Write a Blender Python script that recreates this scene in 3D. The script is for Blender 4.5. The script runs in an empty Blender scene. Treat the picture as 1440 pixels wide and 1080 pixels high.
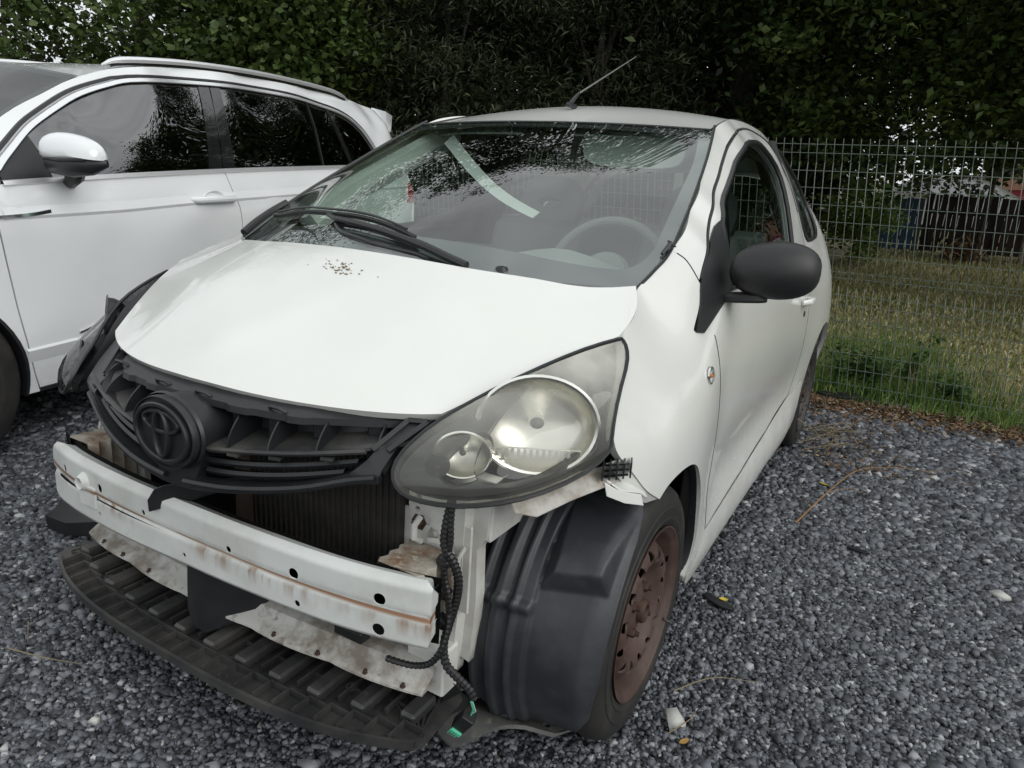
import bpy, math, random
import numpy as np
from mathutils import Vector, Matrix
from mathutils.geometry import delaunay_2d_cdt
random.seed(7); RNG = np.random.default_rng(11)
SC = bpy.context.scene; COL = SC.collection
PI = math.pi; R = math.radians

# ---------------------------------------------------------------- camera
cam_d = bpy.data.cameras.new('camera'); cam = bpy.data.objects.new('camera', cam_d); COL.objects.link(cam)
cam_d.sensor_width = 36.0; cam_d.lens = 986.88 / 1440 * 36; cam_d.clip_start = .05; cam_d.clip_end = 500
yaw, pit, rol = R(-28.95014612), R(15.25832204), R(4.02798776)
fw = Vector((math.sin(yaw)*math.cos(pit), math.cos(yaw)*math.cos(pit), -math.sin(pit)))
r0 = Vector((math.cos(yaw), -math.sin(yaw), 0)); u0 = r0.cross(fw)
rr = r0*math.cos(rol) + u0*math.sin(rol); uu = -r0*math.sin(rol) + u0*math.cos(rol)
M = Matrix((rr, uu, -fw)).transposed().to_4x4(); M.translation = Vector((1.14161867, -1.28562696, 1.1310061))
cam.matrix_world = M; SC.camera = cam

# ---------------------------------------------------------------- world, sun, exposure
W = bpy.data.worlds.new('World'); SC.world = W; W.use_nodes = True
nt = W.node_tree; nt.nodes.clear()
def wn(t, **k):
    n = nt.nodes.new(t)
    for a, b in k.items(): setattr(n, a, b)
    return n
SUN_EL, SUN_ROT = 32, 102
sky = wn('ShaderNodeTexSky', sky_type='NISHITA', sun_disc=False, sun_elevation=R(SUN_EL), sun_rotation=R(SUN_ROT), air_density=1.0, dust_density=3.0)
tc = wn('ShaderNodeTexCoord'); mp = wn('ShaderNodeMapping'); mp.inputs['Scale'].default_value = (1, 1, 2.6)
nz = wn('ShaderNodeTexNoise'); nz.inputs['Scale'].default_value = 2.3; nz.inputs['Detail'].default_value = 7; nz.inputs['Roughness'].default_value = .55; nz.inputs['Distortion'].default_value = .6
cr = wn('ShaderNodeValToRGB'); cr.color_ramp.elements[0].position = .32; cr.color_ramp.elements[0].color = (8.0, 8.4, 8.6, 1)
cr.color_ramp.elements[1].position = .68; cr.color_ramp.elements[1].color = (13.5, 14.0, 14.0, 1)
mx = wn('ShaderNodeMix', data_type='RGBA'); mx.inputs[0].default_value = .9
bg = wn('ShaderNodeBackground'); bg.inputs[1].default_value = .1; out = wn('ShaderNodeOutputWorld')
L = nt.links.new
L(tc.outputs['Generated'], mp.inputs[0]); L(mp.outputs[0], nz.inputs['Vector']); L(nz.outputs[0], cr.inputs[0])
sx_ = wn('ShaderNodeSeparateXYZ'); L(tc.outputs['Generated'], sx_.inputs[0])      # overcast sky: brighter towards the zenith
mz = wn('ShaderNodeMapRange'); mz.inputs[1].default_value = 0; mz.inputs[2].default_value = 1; mz.inputs[3].default_value = .95; mz.inputs[4].default_value = 1.05; L(sx_.outputs[2], mz.inputs[0])
vm = wn('ShaderNodeVectorMath', operation='SCALE'); L(mx.outputs[2], vm.inputs[0]); L(mz.outputs[0], vm.inputs['Scale'])
L(sky.outputs[0], mx.inputs[6]); L(cr.outputs[0], mx.inputs[7]); L(vm.outputs[0], bg.inputs[0]); L(bg.outputs[0], out.inputs[0])
sd = bpy.data.lights.new('sun', 'SUN'); sd.energy = 1.4; sd.angle = R(45); sd.color = (1, .985, .965)
so = bpy.data.objects.new('sun', sd); COL.objects.link(so)
az = R(SUN_ROT); el = R(SUN_EL)
dvec = Vector((math.sin(az)*math.cos(el), math.cos(az)*math.cos(el), math.sin(el)))
so.rotation_euler = dvec.to_track_quat('Z', 'Y').to_euler(); so.location = (3, -6, 8)
SC.view_settings.view_transform = 'Standard'; SC.view_settings.look = 'None'; SC.view_settings.gamma = 1; SC.view_settings.exposure = -.10
SC.view_settings.use_curve_mapping = False
SC.render.engine = 'CYCLES'; SC.cycles.max_bounces = 10; SC.cycles.transparent_max_bounces = 24; SC.cycles.use_denoising = True

# ---------------------------------------------------------------- materials
def mat(name, col, rough=.5, metal=0, noise=None, bump=None, coat=0, spec=.5, dirt=None, coord='Object'):
    """noise=(scale, colour2, lo, hi)  bump=(scale, strength, distance)  dirt=(scale, colour, lo, hi)"""
    m = bpy.data.materials.new(name); m.use_nodes = True; t = m.node_tree; b = t.nodes['Principled BSDF']
    b.inputs['Base Color'].default_value = (*col, 1); b.inputs['Roughness'].default_value = rough; b.inputs['Metallic'].default_value = metal
    b.inputs['Coat Weight'].default_value = coat; b.inputs['Coat Roughness'].default_value = .04; b.inputs['Specular IOR Level'].default_value = spec
    tcn = t.nodes.new('ShaderNodeTexCoord'); cur = None
    def layer(spec_, cur):
        n = t.nodes.new('ShaderNodeTexNoise'); n.inputs['Scale'].default_value = spec_[0]; n.inputs['Detail'].default_value = 8; n.inputs['Roughness'].default_value = .65
        t.links.new(tcn.outputs[coord], n.inputs['Vector'])
        mr = t.nodes.new('ShaderNodeMapRange'); mr.inputs[1].default_value = spec_[2]; mr.inputs[2].default_value = spec_[3]
        t.links.new(n.outputs[0], mr.inputs[0])
        x = t.nodes.new('ShaderNodeMix'); x.data_type = 'RGBA'; t.links.new(mr.outputs[0], x.inputs[0])
        x.inputs[6].default_value = (*col, 1); x.inputs[7].default_value = (*spec_[1], 1)
        if cur: t.links.new(cur, x.inputs[6])
        return x.outputs[2]
    if noise: cur = layer(noise, cur)
    if dirt: cur = layer(dirt, cur)
    if cur: t.links.new(cur, b.inputs['Base Color'])
    if bump:
        n = t.nodes.new('ShaderNodeTexNoise'); n.inputs['Scale'].default_value = bump[0]; n.inputs['Detail'].default_value = 5
        t.links.new(tcn.outputs[coord], n.inputs['Vector'])
        bp = t.nodes.new('ShaderNodeBump'); bp.inputs['Strength'].default_value = bump[1]; bp.inputs['Distance'].default_value = bump[2]
        t.links.new(n.outputs[0], bp.inputs['Height']); t.links.new(bp.outputs[0], b.inputs['Normal'])
    return m
def glass(name, tint, base=.0, haze=None, hazecol=(.7, .7, .66), ior=1.6, rough=.0, solid=None):
    """thin pane: tinted see-through plus Fresnel mirror; solid=opaque backing share"""
    m = bpy.data.materials.new(name); m.use_nodes = True; t = m.node_tree; t.nodes.clear()
    N = t.nodes.new; o = N('ShaderNodeOutputMaterial'); tr = N('ShaderNodeBsdfTransparent'); tr.inputs[0].default_value = (*tint, 1)
    gl = N('ShaderNodeBsdfGlossy'); gl.inputs['Roughness'].default_value = rough; F0 = ((ior-1)/(ior+1))**2      # Schlick, the same from both sides of the thin pane
    lw = N('ShaderNodeLayerWeight'); lw.inputs[0].default_value = .5; pw = N('ShaderNodeMath'); pw.operation = 'POWER'; pw.inputs[1].default_value = 5; t.links.new(lw.outputs['Facing'], pw.inputs[0])
    fr = N('ShaderNodeMath'); fr.operation = 'MULTIPLY_ADD'; fr.inputs[1].default_value = 1-F0; fr.inputs[2].default_value = F0; t.links.new(pw.outputs[0], fr.inputs[0])
    mixn = N('ShaderNodeMixShader'); t.links.new(fr.outputs[0], mixn.inputs[0]); first = tr.outputs[0]
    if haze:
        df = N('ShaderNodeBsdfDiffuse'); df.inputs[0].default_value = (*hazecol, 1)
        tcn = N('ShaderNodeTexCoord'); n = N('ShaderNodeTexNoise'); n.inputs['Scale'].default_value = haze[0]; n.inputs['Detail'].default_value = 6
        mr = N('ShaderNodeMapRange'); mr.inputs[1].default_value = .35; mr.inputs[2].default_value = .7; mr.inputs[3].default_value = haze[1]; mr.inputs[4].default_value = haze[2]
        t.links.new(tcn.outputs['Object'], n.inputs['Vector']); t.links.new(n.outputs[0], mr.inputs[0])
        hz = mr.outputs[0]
        if name.startswith('hazed'):      # lens haze, made denser towards the top as a painted-in sky reflection
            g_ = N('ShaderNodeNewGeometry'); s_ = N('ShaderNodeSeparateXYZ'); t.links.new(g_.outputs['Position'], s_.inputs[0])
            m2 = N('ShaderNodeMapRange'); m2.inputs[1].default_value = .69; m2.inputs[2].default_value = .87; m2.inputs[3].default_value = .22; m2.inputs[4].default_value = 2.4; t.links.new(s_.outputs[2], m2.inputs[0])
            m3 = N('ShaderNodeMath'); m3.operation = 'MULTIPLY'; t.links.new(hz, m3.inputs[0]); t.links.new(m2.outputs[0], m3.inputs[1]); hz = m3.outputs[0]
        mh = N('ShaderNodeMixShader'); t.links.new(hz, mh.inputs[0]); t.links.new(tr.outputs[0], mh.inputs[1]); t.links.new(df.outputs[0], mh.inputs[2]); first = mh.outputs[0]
    t.links.new(first, mixn.inputs[1]); t.links.new(gl.outputs[0], mixn.inputs[2]); t.links.new(mixn.outputs[0], o.inputs[0])
    return m
def island(name, cols, rough=.7, spec=.3, pos=None, trans=0, bump=None):
    """each loose chip/leaf gets its own colour"""
    m = bpy.data.materials.new(name); m.use_nodes = True; t = m.node_tree; b = t.nodes['Principled BSDF']
    g = t.nodes.new('ShaderNodeNewGeometry'); c = t.nodes.new('ShaderNodeValToRGB'); e = c.color_ramp.elements
    pos = pos or [i/(len(cols)-1) for i in range(len(cols))]
    while len(e) < len(cols): e.new(.5)
    for i, (p, q) in enumerate(zip(pos, cols)): e[i].position = p; e[i].color = (*q, 1)
    t.links.new(g.outputs['Random Per Island'], c.inputs[0]); t.links.new(c.outputs[0], b.inputs['Base Color'])
    b.inputs['Roughness'].default_value = rough; b.inputs['Specular IOR Level'].default_value = spec
    if bump:
        tcn = t.nodes.new('ShaderNodeTexCoord'); n = t.nodes.new('ShaderNodeTexNoise'); n.inputs['Scale'].default_value = bump[0]; n.inputs['Detail'].default_value = 4
        t.links.new(tcn.outputs['Object'], n.inputs['Vector']); bp = t.nodes.new('ShaderNodeBump'); bp.inputs['Strength'].default_value = bump[1]; bp.inputs['Distance'].default_value = .002
        t.links.new(n.outputs[0], bp.inputs['Height']); t.links.new(bp.outputs[0], b.inputs['Normal'])
    if trans:
        o = t.nodes['Material Output']; tl = t.nodes.new('ShaderNodeBsdfTranslucent'); t.links.new(c.outputs[0], tl.inputs[0])
        mm = t.nodes.new('ShaderNodeMixShader'); mm.inputs[0].default_value = trans
        t.links.new(b.outputs[0], mm.inputs[1]); t.links.new(tl.outputs[0], mm.inputs[2]); t.links.new(mm.outputs[0], o.inputs[0])
    return m

PAINT = mat('white_paint', (.74, .75, .715), .22, coat=.6, noise=(3, (.70, .71, .67), .35, .75), dirt=(70, (.40, .37, .30), .70, .90))
PAINTD = mat('white_paint_dirty_low', (.72, .73, .70), .3, coat=.4, noise=(5, (.58, .57, .52), .4, .8), dirt=(60, (.35, .32, .25), .66, .85))
SPAINT = mat('bright_white_paint', (.78, .80, .81), .16, coat=.8, noise=(2, (.75, .77, .78), .4, .7))
BARE = mat('primer_white_metal', (.60, .60, .57), .42, noise=(9, (.42, .40, .36), .42, .75), dirt=(42, (.20, .12, .06), .66, .80), bump=(60, .15, .002))
GRIME = mat('rusty_grimy_metal', (.36, .33, .28), .7, noise=(16, (.20, .12, .07), .45, .62), dirt=(50, (.56, .53, .46), .56, .72), bump=(70, .5, .003))
BLACK = mat('black_plastic', (.011, .012, .014), .42, noise=(8, (.024, .025, .027), .4, .75), dirt=(60, (.07, .068, .06), .64, .9), bump=(180, .12, .001))
DUSTY = mat('dusty_black_plastic', (.026, .026, .027), .5, noise=(7, (.080, .076, .070), .42, .70), dirt=(45, (.13, .115, .095), .62, .85), bump=(140, .2, .001))
LINER = mat('wheel_liner_plastic', (.024, .027, .032), .46, noise=(5, (.060, .063, .068), .45, .72), dirt=(50, (.06, .06, .056), .64, .88), bump=(120, .15, .001))
MIRB = mat('textured_black_plastic', (.014, .014, .015), .48, bump=(500, .35, .0006), noise=(20, (.022, .022, .022), .45, .7))
TRIM = mat('matte_black_trim', (.016, .017, .018), .42)
DARK = mat('dark_interior', (.02, .02, .02), .8)
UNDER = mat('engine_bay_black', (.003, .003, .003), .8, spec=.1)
RUBBER = mat('tyre_rubber', (.016, .0155, .015), .68, noise=(12, (.040, .036, .032), .45, .75), bump=(90, .25, .001))
RIM = mat('brown_rusty_steel', (.060, .034, .027), .62, noise=(14, (.095, .060, .050), .42, .70), dirt=(60, (.045, .030, .028), .58, .75), bump=(120, .25, .001))
RIMD = mat('dull_dark_steel', (.035, .034, .034), .6, noise=(14, (.07, .06, .055), .42, .7))
SRIM = mat('dark_alloy', (.05, .05, .055), .35, metal=.6)
RAD = mat('radiator_core', (.022, .020, .019), .65, noise=(20, (.040, .035, .030), .4, .7), dirt=(90, (.10, .085, .07), .64, .82), bump=(200, .5, .002))
CHROME = mat('chrome', (.75, .75, .76), .12, metal=1)
SATIN = mat('satin_silver', (.86, .87, .88), .30, metal=.7)
BOLT = mat('rusty_bolt', (.075, .042, .030), .6, metal=.3, bump=(200, .3, .001))
ZINC = mat('zinc_bolt', (.45, .45, .43), .4, metal=.8)
CABLE = mat('black_corrugated_sleeve', (.014, .014, .015), .45)
GREEN = mat('green_connector_plastic', (.10, .50, .32), .45)
SEAT = mat('grey_seat_fabric', (.17, .18, .18), .9, bump=(300, .3, .001))
DASH = mat('grey_dash_plastic', (.25, .265, .26), .7, bump=(300, .2, .001))
LINING = mat('pale_headlining', (.50, .53, .50), .9)
CANVAS = mat('pale_plastic_lining', (.62, .66, .62), .6)
SCREEN = glass('windscreen_glass', (.86, .95, .90), ior=2.6)
SIDEG = glass('side_window_glass', (.72, .82, .76), ior=1.55)
PRIV = glass('tinted_window_glass', (.10, .11, .11), ior=3.1)
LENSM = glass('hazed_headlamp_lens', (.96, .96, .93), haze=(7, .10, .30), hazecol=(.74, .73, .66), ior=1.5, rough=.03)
DLENS = glass('far_lamp_lens', (.45, .46, .46), ior=1.5)
CLEAR = glass('clear_lens', (.9, .9, .9), ior=1.45)
REFL = mat('reflector', (.84, .83, .77), .30, metal=1)
AMBER = mat('amber_bulb', (.75, .25, .03), .3)
REDL = mat('red_lamp', (.45, .02, .02), .15, coat=.8)
FRIT = mat('grey_black_glass_border', (.05, .05, .055), .12, coat=.5)
WIREM = mat('green_coated_wire', (.115, .145, .12), .4)

# road dust settled on the lower doors and wings
def dust_low(m, z0, z1, amt):
    t = m.node_tree; b = t.nodes['Principled BSDF']; src = b.inputs['Base Color'].links[0].from_socket; N = t.nodes.new
    tcn = N('ShaderNodeTexCoord'); sp = N('ShaderNodeSeparateXYZ'); t.links.new(tcn.outputs['Object'], sp.inputs[0])
    mr = N('ShaderNodeMapRange'); mr.inputs[1].default_value = z0; mr.inputs[2].default_value = z1; mr.inputs[3].default_value = 0; mr.inputs[4].default_value = amt; t.links.new(sp.outputs[2], mr.inputs[0])
    mpn = N('ShaderNodeMapping'); mpn.inputs['Scale'].default_value = (3, 3, 9); t.links.new(tcn.outputs['Object'], mpn.inputs[0])
    n = N('ShaderNodeTexNoise'); n.inputs['Scale'].default_value = 2.6; n.inputs['Detail'].default_value = 10; n.inputs['Roughness'].default_value = .7; t.links.new(mpn.outputs[0], n.inputs['Vector'])
    m2 = N('ShaderNodeMapRange'); m2.inputs[1].default_value = .38; m2.inputs[2].default_value = .68; t.links.new(n.outputs[0], m2.inputs[0])
    ml = N('ShaderNodeMath'); ml.operation = 'MULTIPLY'; t.links.new(mr.outputs[0], ml.inputs[0]); t.links.new(m2.outputs[0], ml.inputs[1])
    x = N('ShaderNodeMix'); x.data_type = 'RGBA'; t.links.new(ml.outputs[0], x.inputs[0]); t.links.new(src, x.inputs[6]); x.inputs[7].default_value = (.36, .345, .30, 1)
    t.links.new(x.outputs[2], b.inputs['Base Color'])
    ad = N('ShaderNodeMath'); ad.operation = 'MULTIPLY_ADD'; ad.inputs[1].default_value = .4; ad.inputs[2].default_value = b.inputs['Roughness'].default_value; t.links.new(ml.outputs[0], ad.inputs[0]); t.links.new(ad.outputs[0], b.inputs['Roughness'])
dust_low(PAINT, .70, .30, .22); dust_low(PAINTD, .45, .12, .6); dust_low(SPAINT, .50, .22, .3)

# beam: rust along the groove, streaks below it
def beam_mat():
    m = mat('beam_paint', (.66, .68, .66), .38, noise=(7, (.52, .52, .48), .45, .75), dirt=(70, (.30, .26, .20), .66, .80), bump=(40, .1, .002))
    t = m.node_tree; b = t.nodes['Principled BSDF']; src = b.inputs['Base Color'].links[0].from_socket
    N = t.nodes.new; tcn = N('ShaderNodeTexCoord'); sp = N('ShaderNodeSeparateXYZ'); t.links.new(tcn.outputs['Object'], sp.inputs[0])
    def math_(op, a, b_=None, clamp=False):
        n = N('ShaderNodeMath'); n.operation = op; n.use_clamp = clamp
        for i, v in enumerate((a, b_)):
            if v is None: continue
            if isinstance(v, (int, float)): n.inputs[i].default_value = v
            else: t.links.new(v, n.inputs[i])
        return n.outputs[0]
    mpn = N('ShaderNodeMapping'); mpn.inputs['Scale'].default_value = (1, 1, .12); t.links.new(tcn.outputs['Object'], mpn.inputs[0])
    n1 = N('ShaderNodeTexNoise'); n1.inputs['Scale'].default_value = 34; n1.inputs['Detail'].default_value = 5; t.links.new(mpn.outputs[0], n1.inputs['Vector'])
    n2 = N('ShaderNodeTexNoise'); n2.inputs['Scale'].default_value = 5; n2.inputs['Detail'].default_value = 3; t.links.new(tcn.outputs['Object'], n2.inputs['Vector'])
    d = math_('SUBTRACT', sp.outputs[2], .4325)
    line = math_('SUBTRACT', 1.35, math_('MULTIPLY', math_('ABSOLUTE', d), 230), True)
    below = math_('MULTIPLY', math_('SUBTRACT', 1, math_('MULTIPLY', math_('ABSOLUTE', math_('ADD', d, .012)), 36), True), 1)
    stk = math_('MULTIPLY', math_('MULTIPLY', below, math_('MULTIPLY', math_('SUBTRACT', n1.outputs[0], .47), 6, True)), math_('MULTIPLY', math_('SUBTRACT', n2.outputs[0], .40), 5, True))
    fac = math_('MULTIPLY', math_('MAXIMUM', math_('MULTIPLY', line, math_('MULTIPLY', math_('SUBTRACT', n2.outputs[0], .22), 6, True)), stk), .92)
    x = N('ShaderNodeMix'); x.data_type = 'RGBA'; t.links.new(fac, x.inputs[0]); t.links.new(src, x.inputs[6]); x.inputs[7].default_value = (.22, .085, .018, 1)
    t.links.new(x.outputs[2], b.inputs['Base Color'])
    return m
BEAM = beam_mat()

# ---------------------------------------------------------------- mesh helpers
def link(name, me, m=None, parent=None):
    o = bpy.data.objects.new(name, me); COL.objects.link(o)
    if m is not None and len(me.materials) == 0: me.materials.append(m)
    if parent is not None: o.parent = parent
    return o
def tag(o, label=None, cat=None, group=None, kind=None):
    for k, v in (('label', label), ('category', cat), ('group', group), ('kind', kind)):
        if v: o[k] = v
    return o
def empty(name, loc=(0, 0, 0), rot=(0, 0, 0)):
    o = bpy.data.objects.new(name, None); COL.objects.link(o); o.location = loc; o.rotation_euler = rot; o.empty_display_size = .2; return o
def rawmesh(name, V, F, m, parent=None, smooth=False, ang=35):
    me = bpy.data.meshes.new(name); me.from_pydata([tuple(map(float, v)) for v in V], [], [tuple(int(i) for i in f) for f in F]); me.update()
    if smooth:
        me.polygons.foreach_set('use_smooth', [True]*len(me.polygons)); me.set_sharp_from_angle(angle=R(ang))
    return link(name, me, m, parent)
class MB:
    def __init__(s): s.V = []; s.F = []
    def add(s, V, F):
        k = len(s.V); s.V += [tuple(v) for v in V]; s.F += [tuple(i+k for i in f) for f in F]; return s
    def box(s, c, d, rot=None, ch=0.0):
        """chamfered box: centre, full size, optional rotation Matrix"""
        hx, hy, hz = d[0]/2, d[1]/2, d[2]/2
        if ch <= 0:
            V = [(x, y, z) for x in (-hx, hx) for y in (-hy, hy) for z in (-hz, hz)]
            F = [(0, 1, 3, 2), (4, 6, 7, 5), (0, 4, 5, 1), (2, 3, 7, 6), (0, 2, 6, 4), (1, 5, 7, 3)]
        else:
            V = []; idx = {}
            for x in (-1, 1):
                for y in (-1, 1):
                    for z in (-1, 1):
                        for a in range(3):
                            p = [x*hx, y*hy, z*hz]; sg = (x, y, z)
                            for b in range(3):
                                if b != a: p[b] -= sg[b]*ch
                            idx[(x, y, z, a)] = len(V); V.append(tuple(p))
            F = []
            for a in range(3):
                o = [i for i in range(3) if i != a]
                for sgn in (-1, 1):
                    q = []
                    for (p1, p2) in ((-1, -1), (1, -1), (1, 1), (-1, 1)):
                        k = [0, 0, 0]; k[a] = sgn; k[o[0]] = p1; k[o[1]] = p2; q.append(idx[(*k, a)])
                    if (sgn > 0) == (a == 1): q.reverse()
                    F.append(tuple(q))
            for a in range(3):
                o = [i for i in range(3) if i != a]
                for p1 in (-1, 1):
                    for p2 in (-1, 1):
                        k0 = [0, 0, 0]; k1 = [0, 0, 0]; k0[a] = -1; k1[a] = 1
                        for k in (k0, k1): k[o[0]] = p1; k[o[1]] = p2
                        F.append((idx[(*k0, o[0])], idx[(*k1, o[0])], idx[(*k1, o[1])], idx[(*k0, o[1])]))
            for x in (-1, 1):
                for y in (-1, 1):
                    for z in (-1, 1): F.append(tuple(idx[(x, y, z, a)] for a in range(3)))
        c = Vector(c); V = [(rot @ Vector(v) if rot else Vector(v)) + c for v in V]
        return s.add(V, F)
    def tube(s, P, r, n=8, cap=True, closed=False, corr=None):
        P = [Vector(p) for p in P]; k = len(P); rs = r if isinstance(r, (list, tuple)) else [r]*k
        V = []; prev = None
        for i, p in enumerate(P):
            if closed: t = P[(i+1) % k] - P[i-1]
            else: t = P[min(i+1, k-1)] - P[max(i-1, 0)]
            t.normalize()
            if prev is None:
                a = Vector((0, 0, 1)) if abs(t.z) < .9 else Vector((1, 0, 0)); u = t.cross(a).normalized()
            else: u = (prev - t*prev.dot(t)).normalized()
            prev = u; w = t.cross(u)
            for j in range(n):
                A = 2*PI*j/n; V.append(p + (u*math.cos(A) + w*math.sin(A))*rs[i])
        F = []
        for i in range(k if closed else k-1):
            for j in range(n):
                a = i*n+j; b = i*n+(j+1) % n; c2 = ((i+1) % k)*n+(j+1) % n; d = ((i+1) % k)*n+j; F.append((a, b, c2, d))
        if cap and not closed: F += [tuple(range(n))[::-1], tuple(range((k-1)*n, k*n))]
        return s.add(V, F)
    def lathe(s, prof, n=48, origin=(0, 0, 0), axis='x', a0=0, a1=2*PI):
        """prof: list of (t along axis, radius)"""
        full = abs(a1-a0-2*PI) < 1e-6; m = n if full else n+1; V = []
        for t, r in prof:
            for j in range(m):
                A = a0+(a1-a0)*j/n; c_, s_ = r*math.cos(A), r*math.sin(A)
                V.append({'x': (t, c_, s_), 'y': (c_, t, s_), 'z': (c_, s_, t)}[axis])
        F = []
        for i in range(len(prof)-1):
            for j in range(n):
                a = i*m+j; b = i*m+(j+1) % m; c2 = (i+1)*m+(j+1) % m; d = (i+1)*m+j; F.append((a, b, c2, d))
        o = Vector(origin); return s.add([Vector(v)+o for v in V], F)
    def prism(s, poly, depth, mapf):
        """poly 2D, extruded; mapf(u,v,w)->xyz"""
        n = len(poly); V = [mapf(u, v, 0) for u, v in poly] + [mapf(u, v, depth) for u, v in poly]
        F = [tuple(range(n)), tuple(range(n, 2*n))[::-1]] + [(i, i+n, (i+1) % n + n, (i+1) % n) for i in range(n)]
        return s.add(V, F)
    def build(s, name, m, parent=None, smooth=True, ang=35, bevel=0):
        o = rawmesh(name, s.V, s.F, m, parent, smooth, ang)
        import bmesh
        bm = bmesh.new(); bm.from_mesh(o.data); bmesh.ops.recalc_face_normals(bm, faces=bm.faces); bm.to_mesh(o.data); bm.free()
        if bevel:
            b = o.modifiers.new('bevel', 'BEVEL'); b.width = bevel; b.segments = 2; b.limit_method = 'ANGLE'; b.angle_limit = R(40)
        return o
def crv(pts, n=8, closed=False):
    """Catmull-Rom through points of any dimension"""
    P = [np.array(p, float) for p in pts]; k = len(P); out = []
    rng = range(k if closed else k-1)
    for i in rng:
        if closed: p0, p1, p2, p3 = P[i-1], P[i], P[(i+1) % k], P[(i+2) % k]
        else: p0, p1, p2, p3 = P[max(i-1, 0)], P[i], P[i+1], P[min(i+2, k-1)]
        if not closed:
            if i == 0: p0 = 2*p1-p2
            if i == k-2: p3 = 2*p2-p1
        for j in range(n):
            t = j/n; out.append(.5*((2*p1)+(-p0+p2)*t+(2*p0-5*p1+4*p2-p3)*t*t+(-p0+3*p1-3*p2+p3)*t**3))
    if not closed: out.append(P[-1])
    return [tuple(map(float, q)) for q in out]
def joinc(*segs):
    o = []
    for s in segs:
        for p in s:
            if not o or math.dist(o[-1], p) > 1e-4: o.append(tuple(p))
    if math.dist(o[0], o[-1]) < 1e-4: o.pop()
    return o
def circ(c, r, n=16, a0=0, a1=2*PI, ry=None):
    ry = ry or r; full = abs(abs(a1-a0)-2*PI) < 1e-6
    return [(c[0]+r*math.cos(a0+(a1-a0)*i/n), c[1]+ry*math.sin(a0+(a1-a0)*i/n)) for i in range(n if full else n+1)]
def inpoly(X, poly):
    x, y = X[:, 0], X[:, 1]; c = np.zeros(len(X), bool); n = len(poly)
    for i in range(n):
        x1, y1 = poly[i]; x2, y2 = poly[i-1]
        if y1 == y2: continue
        k = ((y1 > y) != (y2 > y)) & (x < (x2-x1)*(y-y1)/(y2-y1)+x1); c ^= k
    return c
def resamp(poly, d):
    o = []
    n = len(poly)
    for i in range(n):
        a, b = poly[i], poly[(i+1) % n]; l = math.dist(a, b); k = max(1, int(math.ceil(l/d)))
        for j in range(k): o.append((a[0]+(b[0]-a[0])*j/k, a[1]+(b[1]-a[1])*j/k))
    return o
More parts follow.
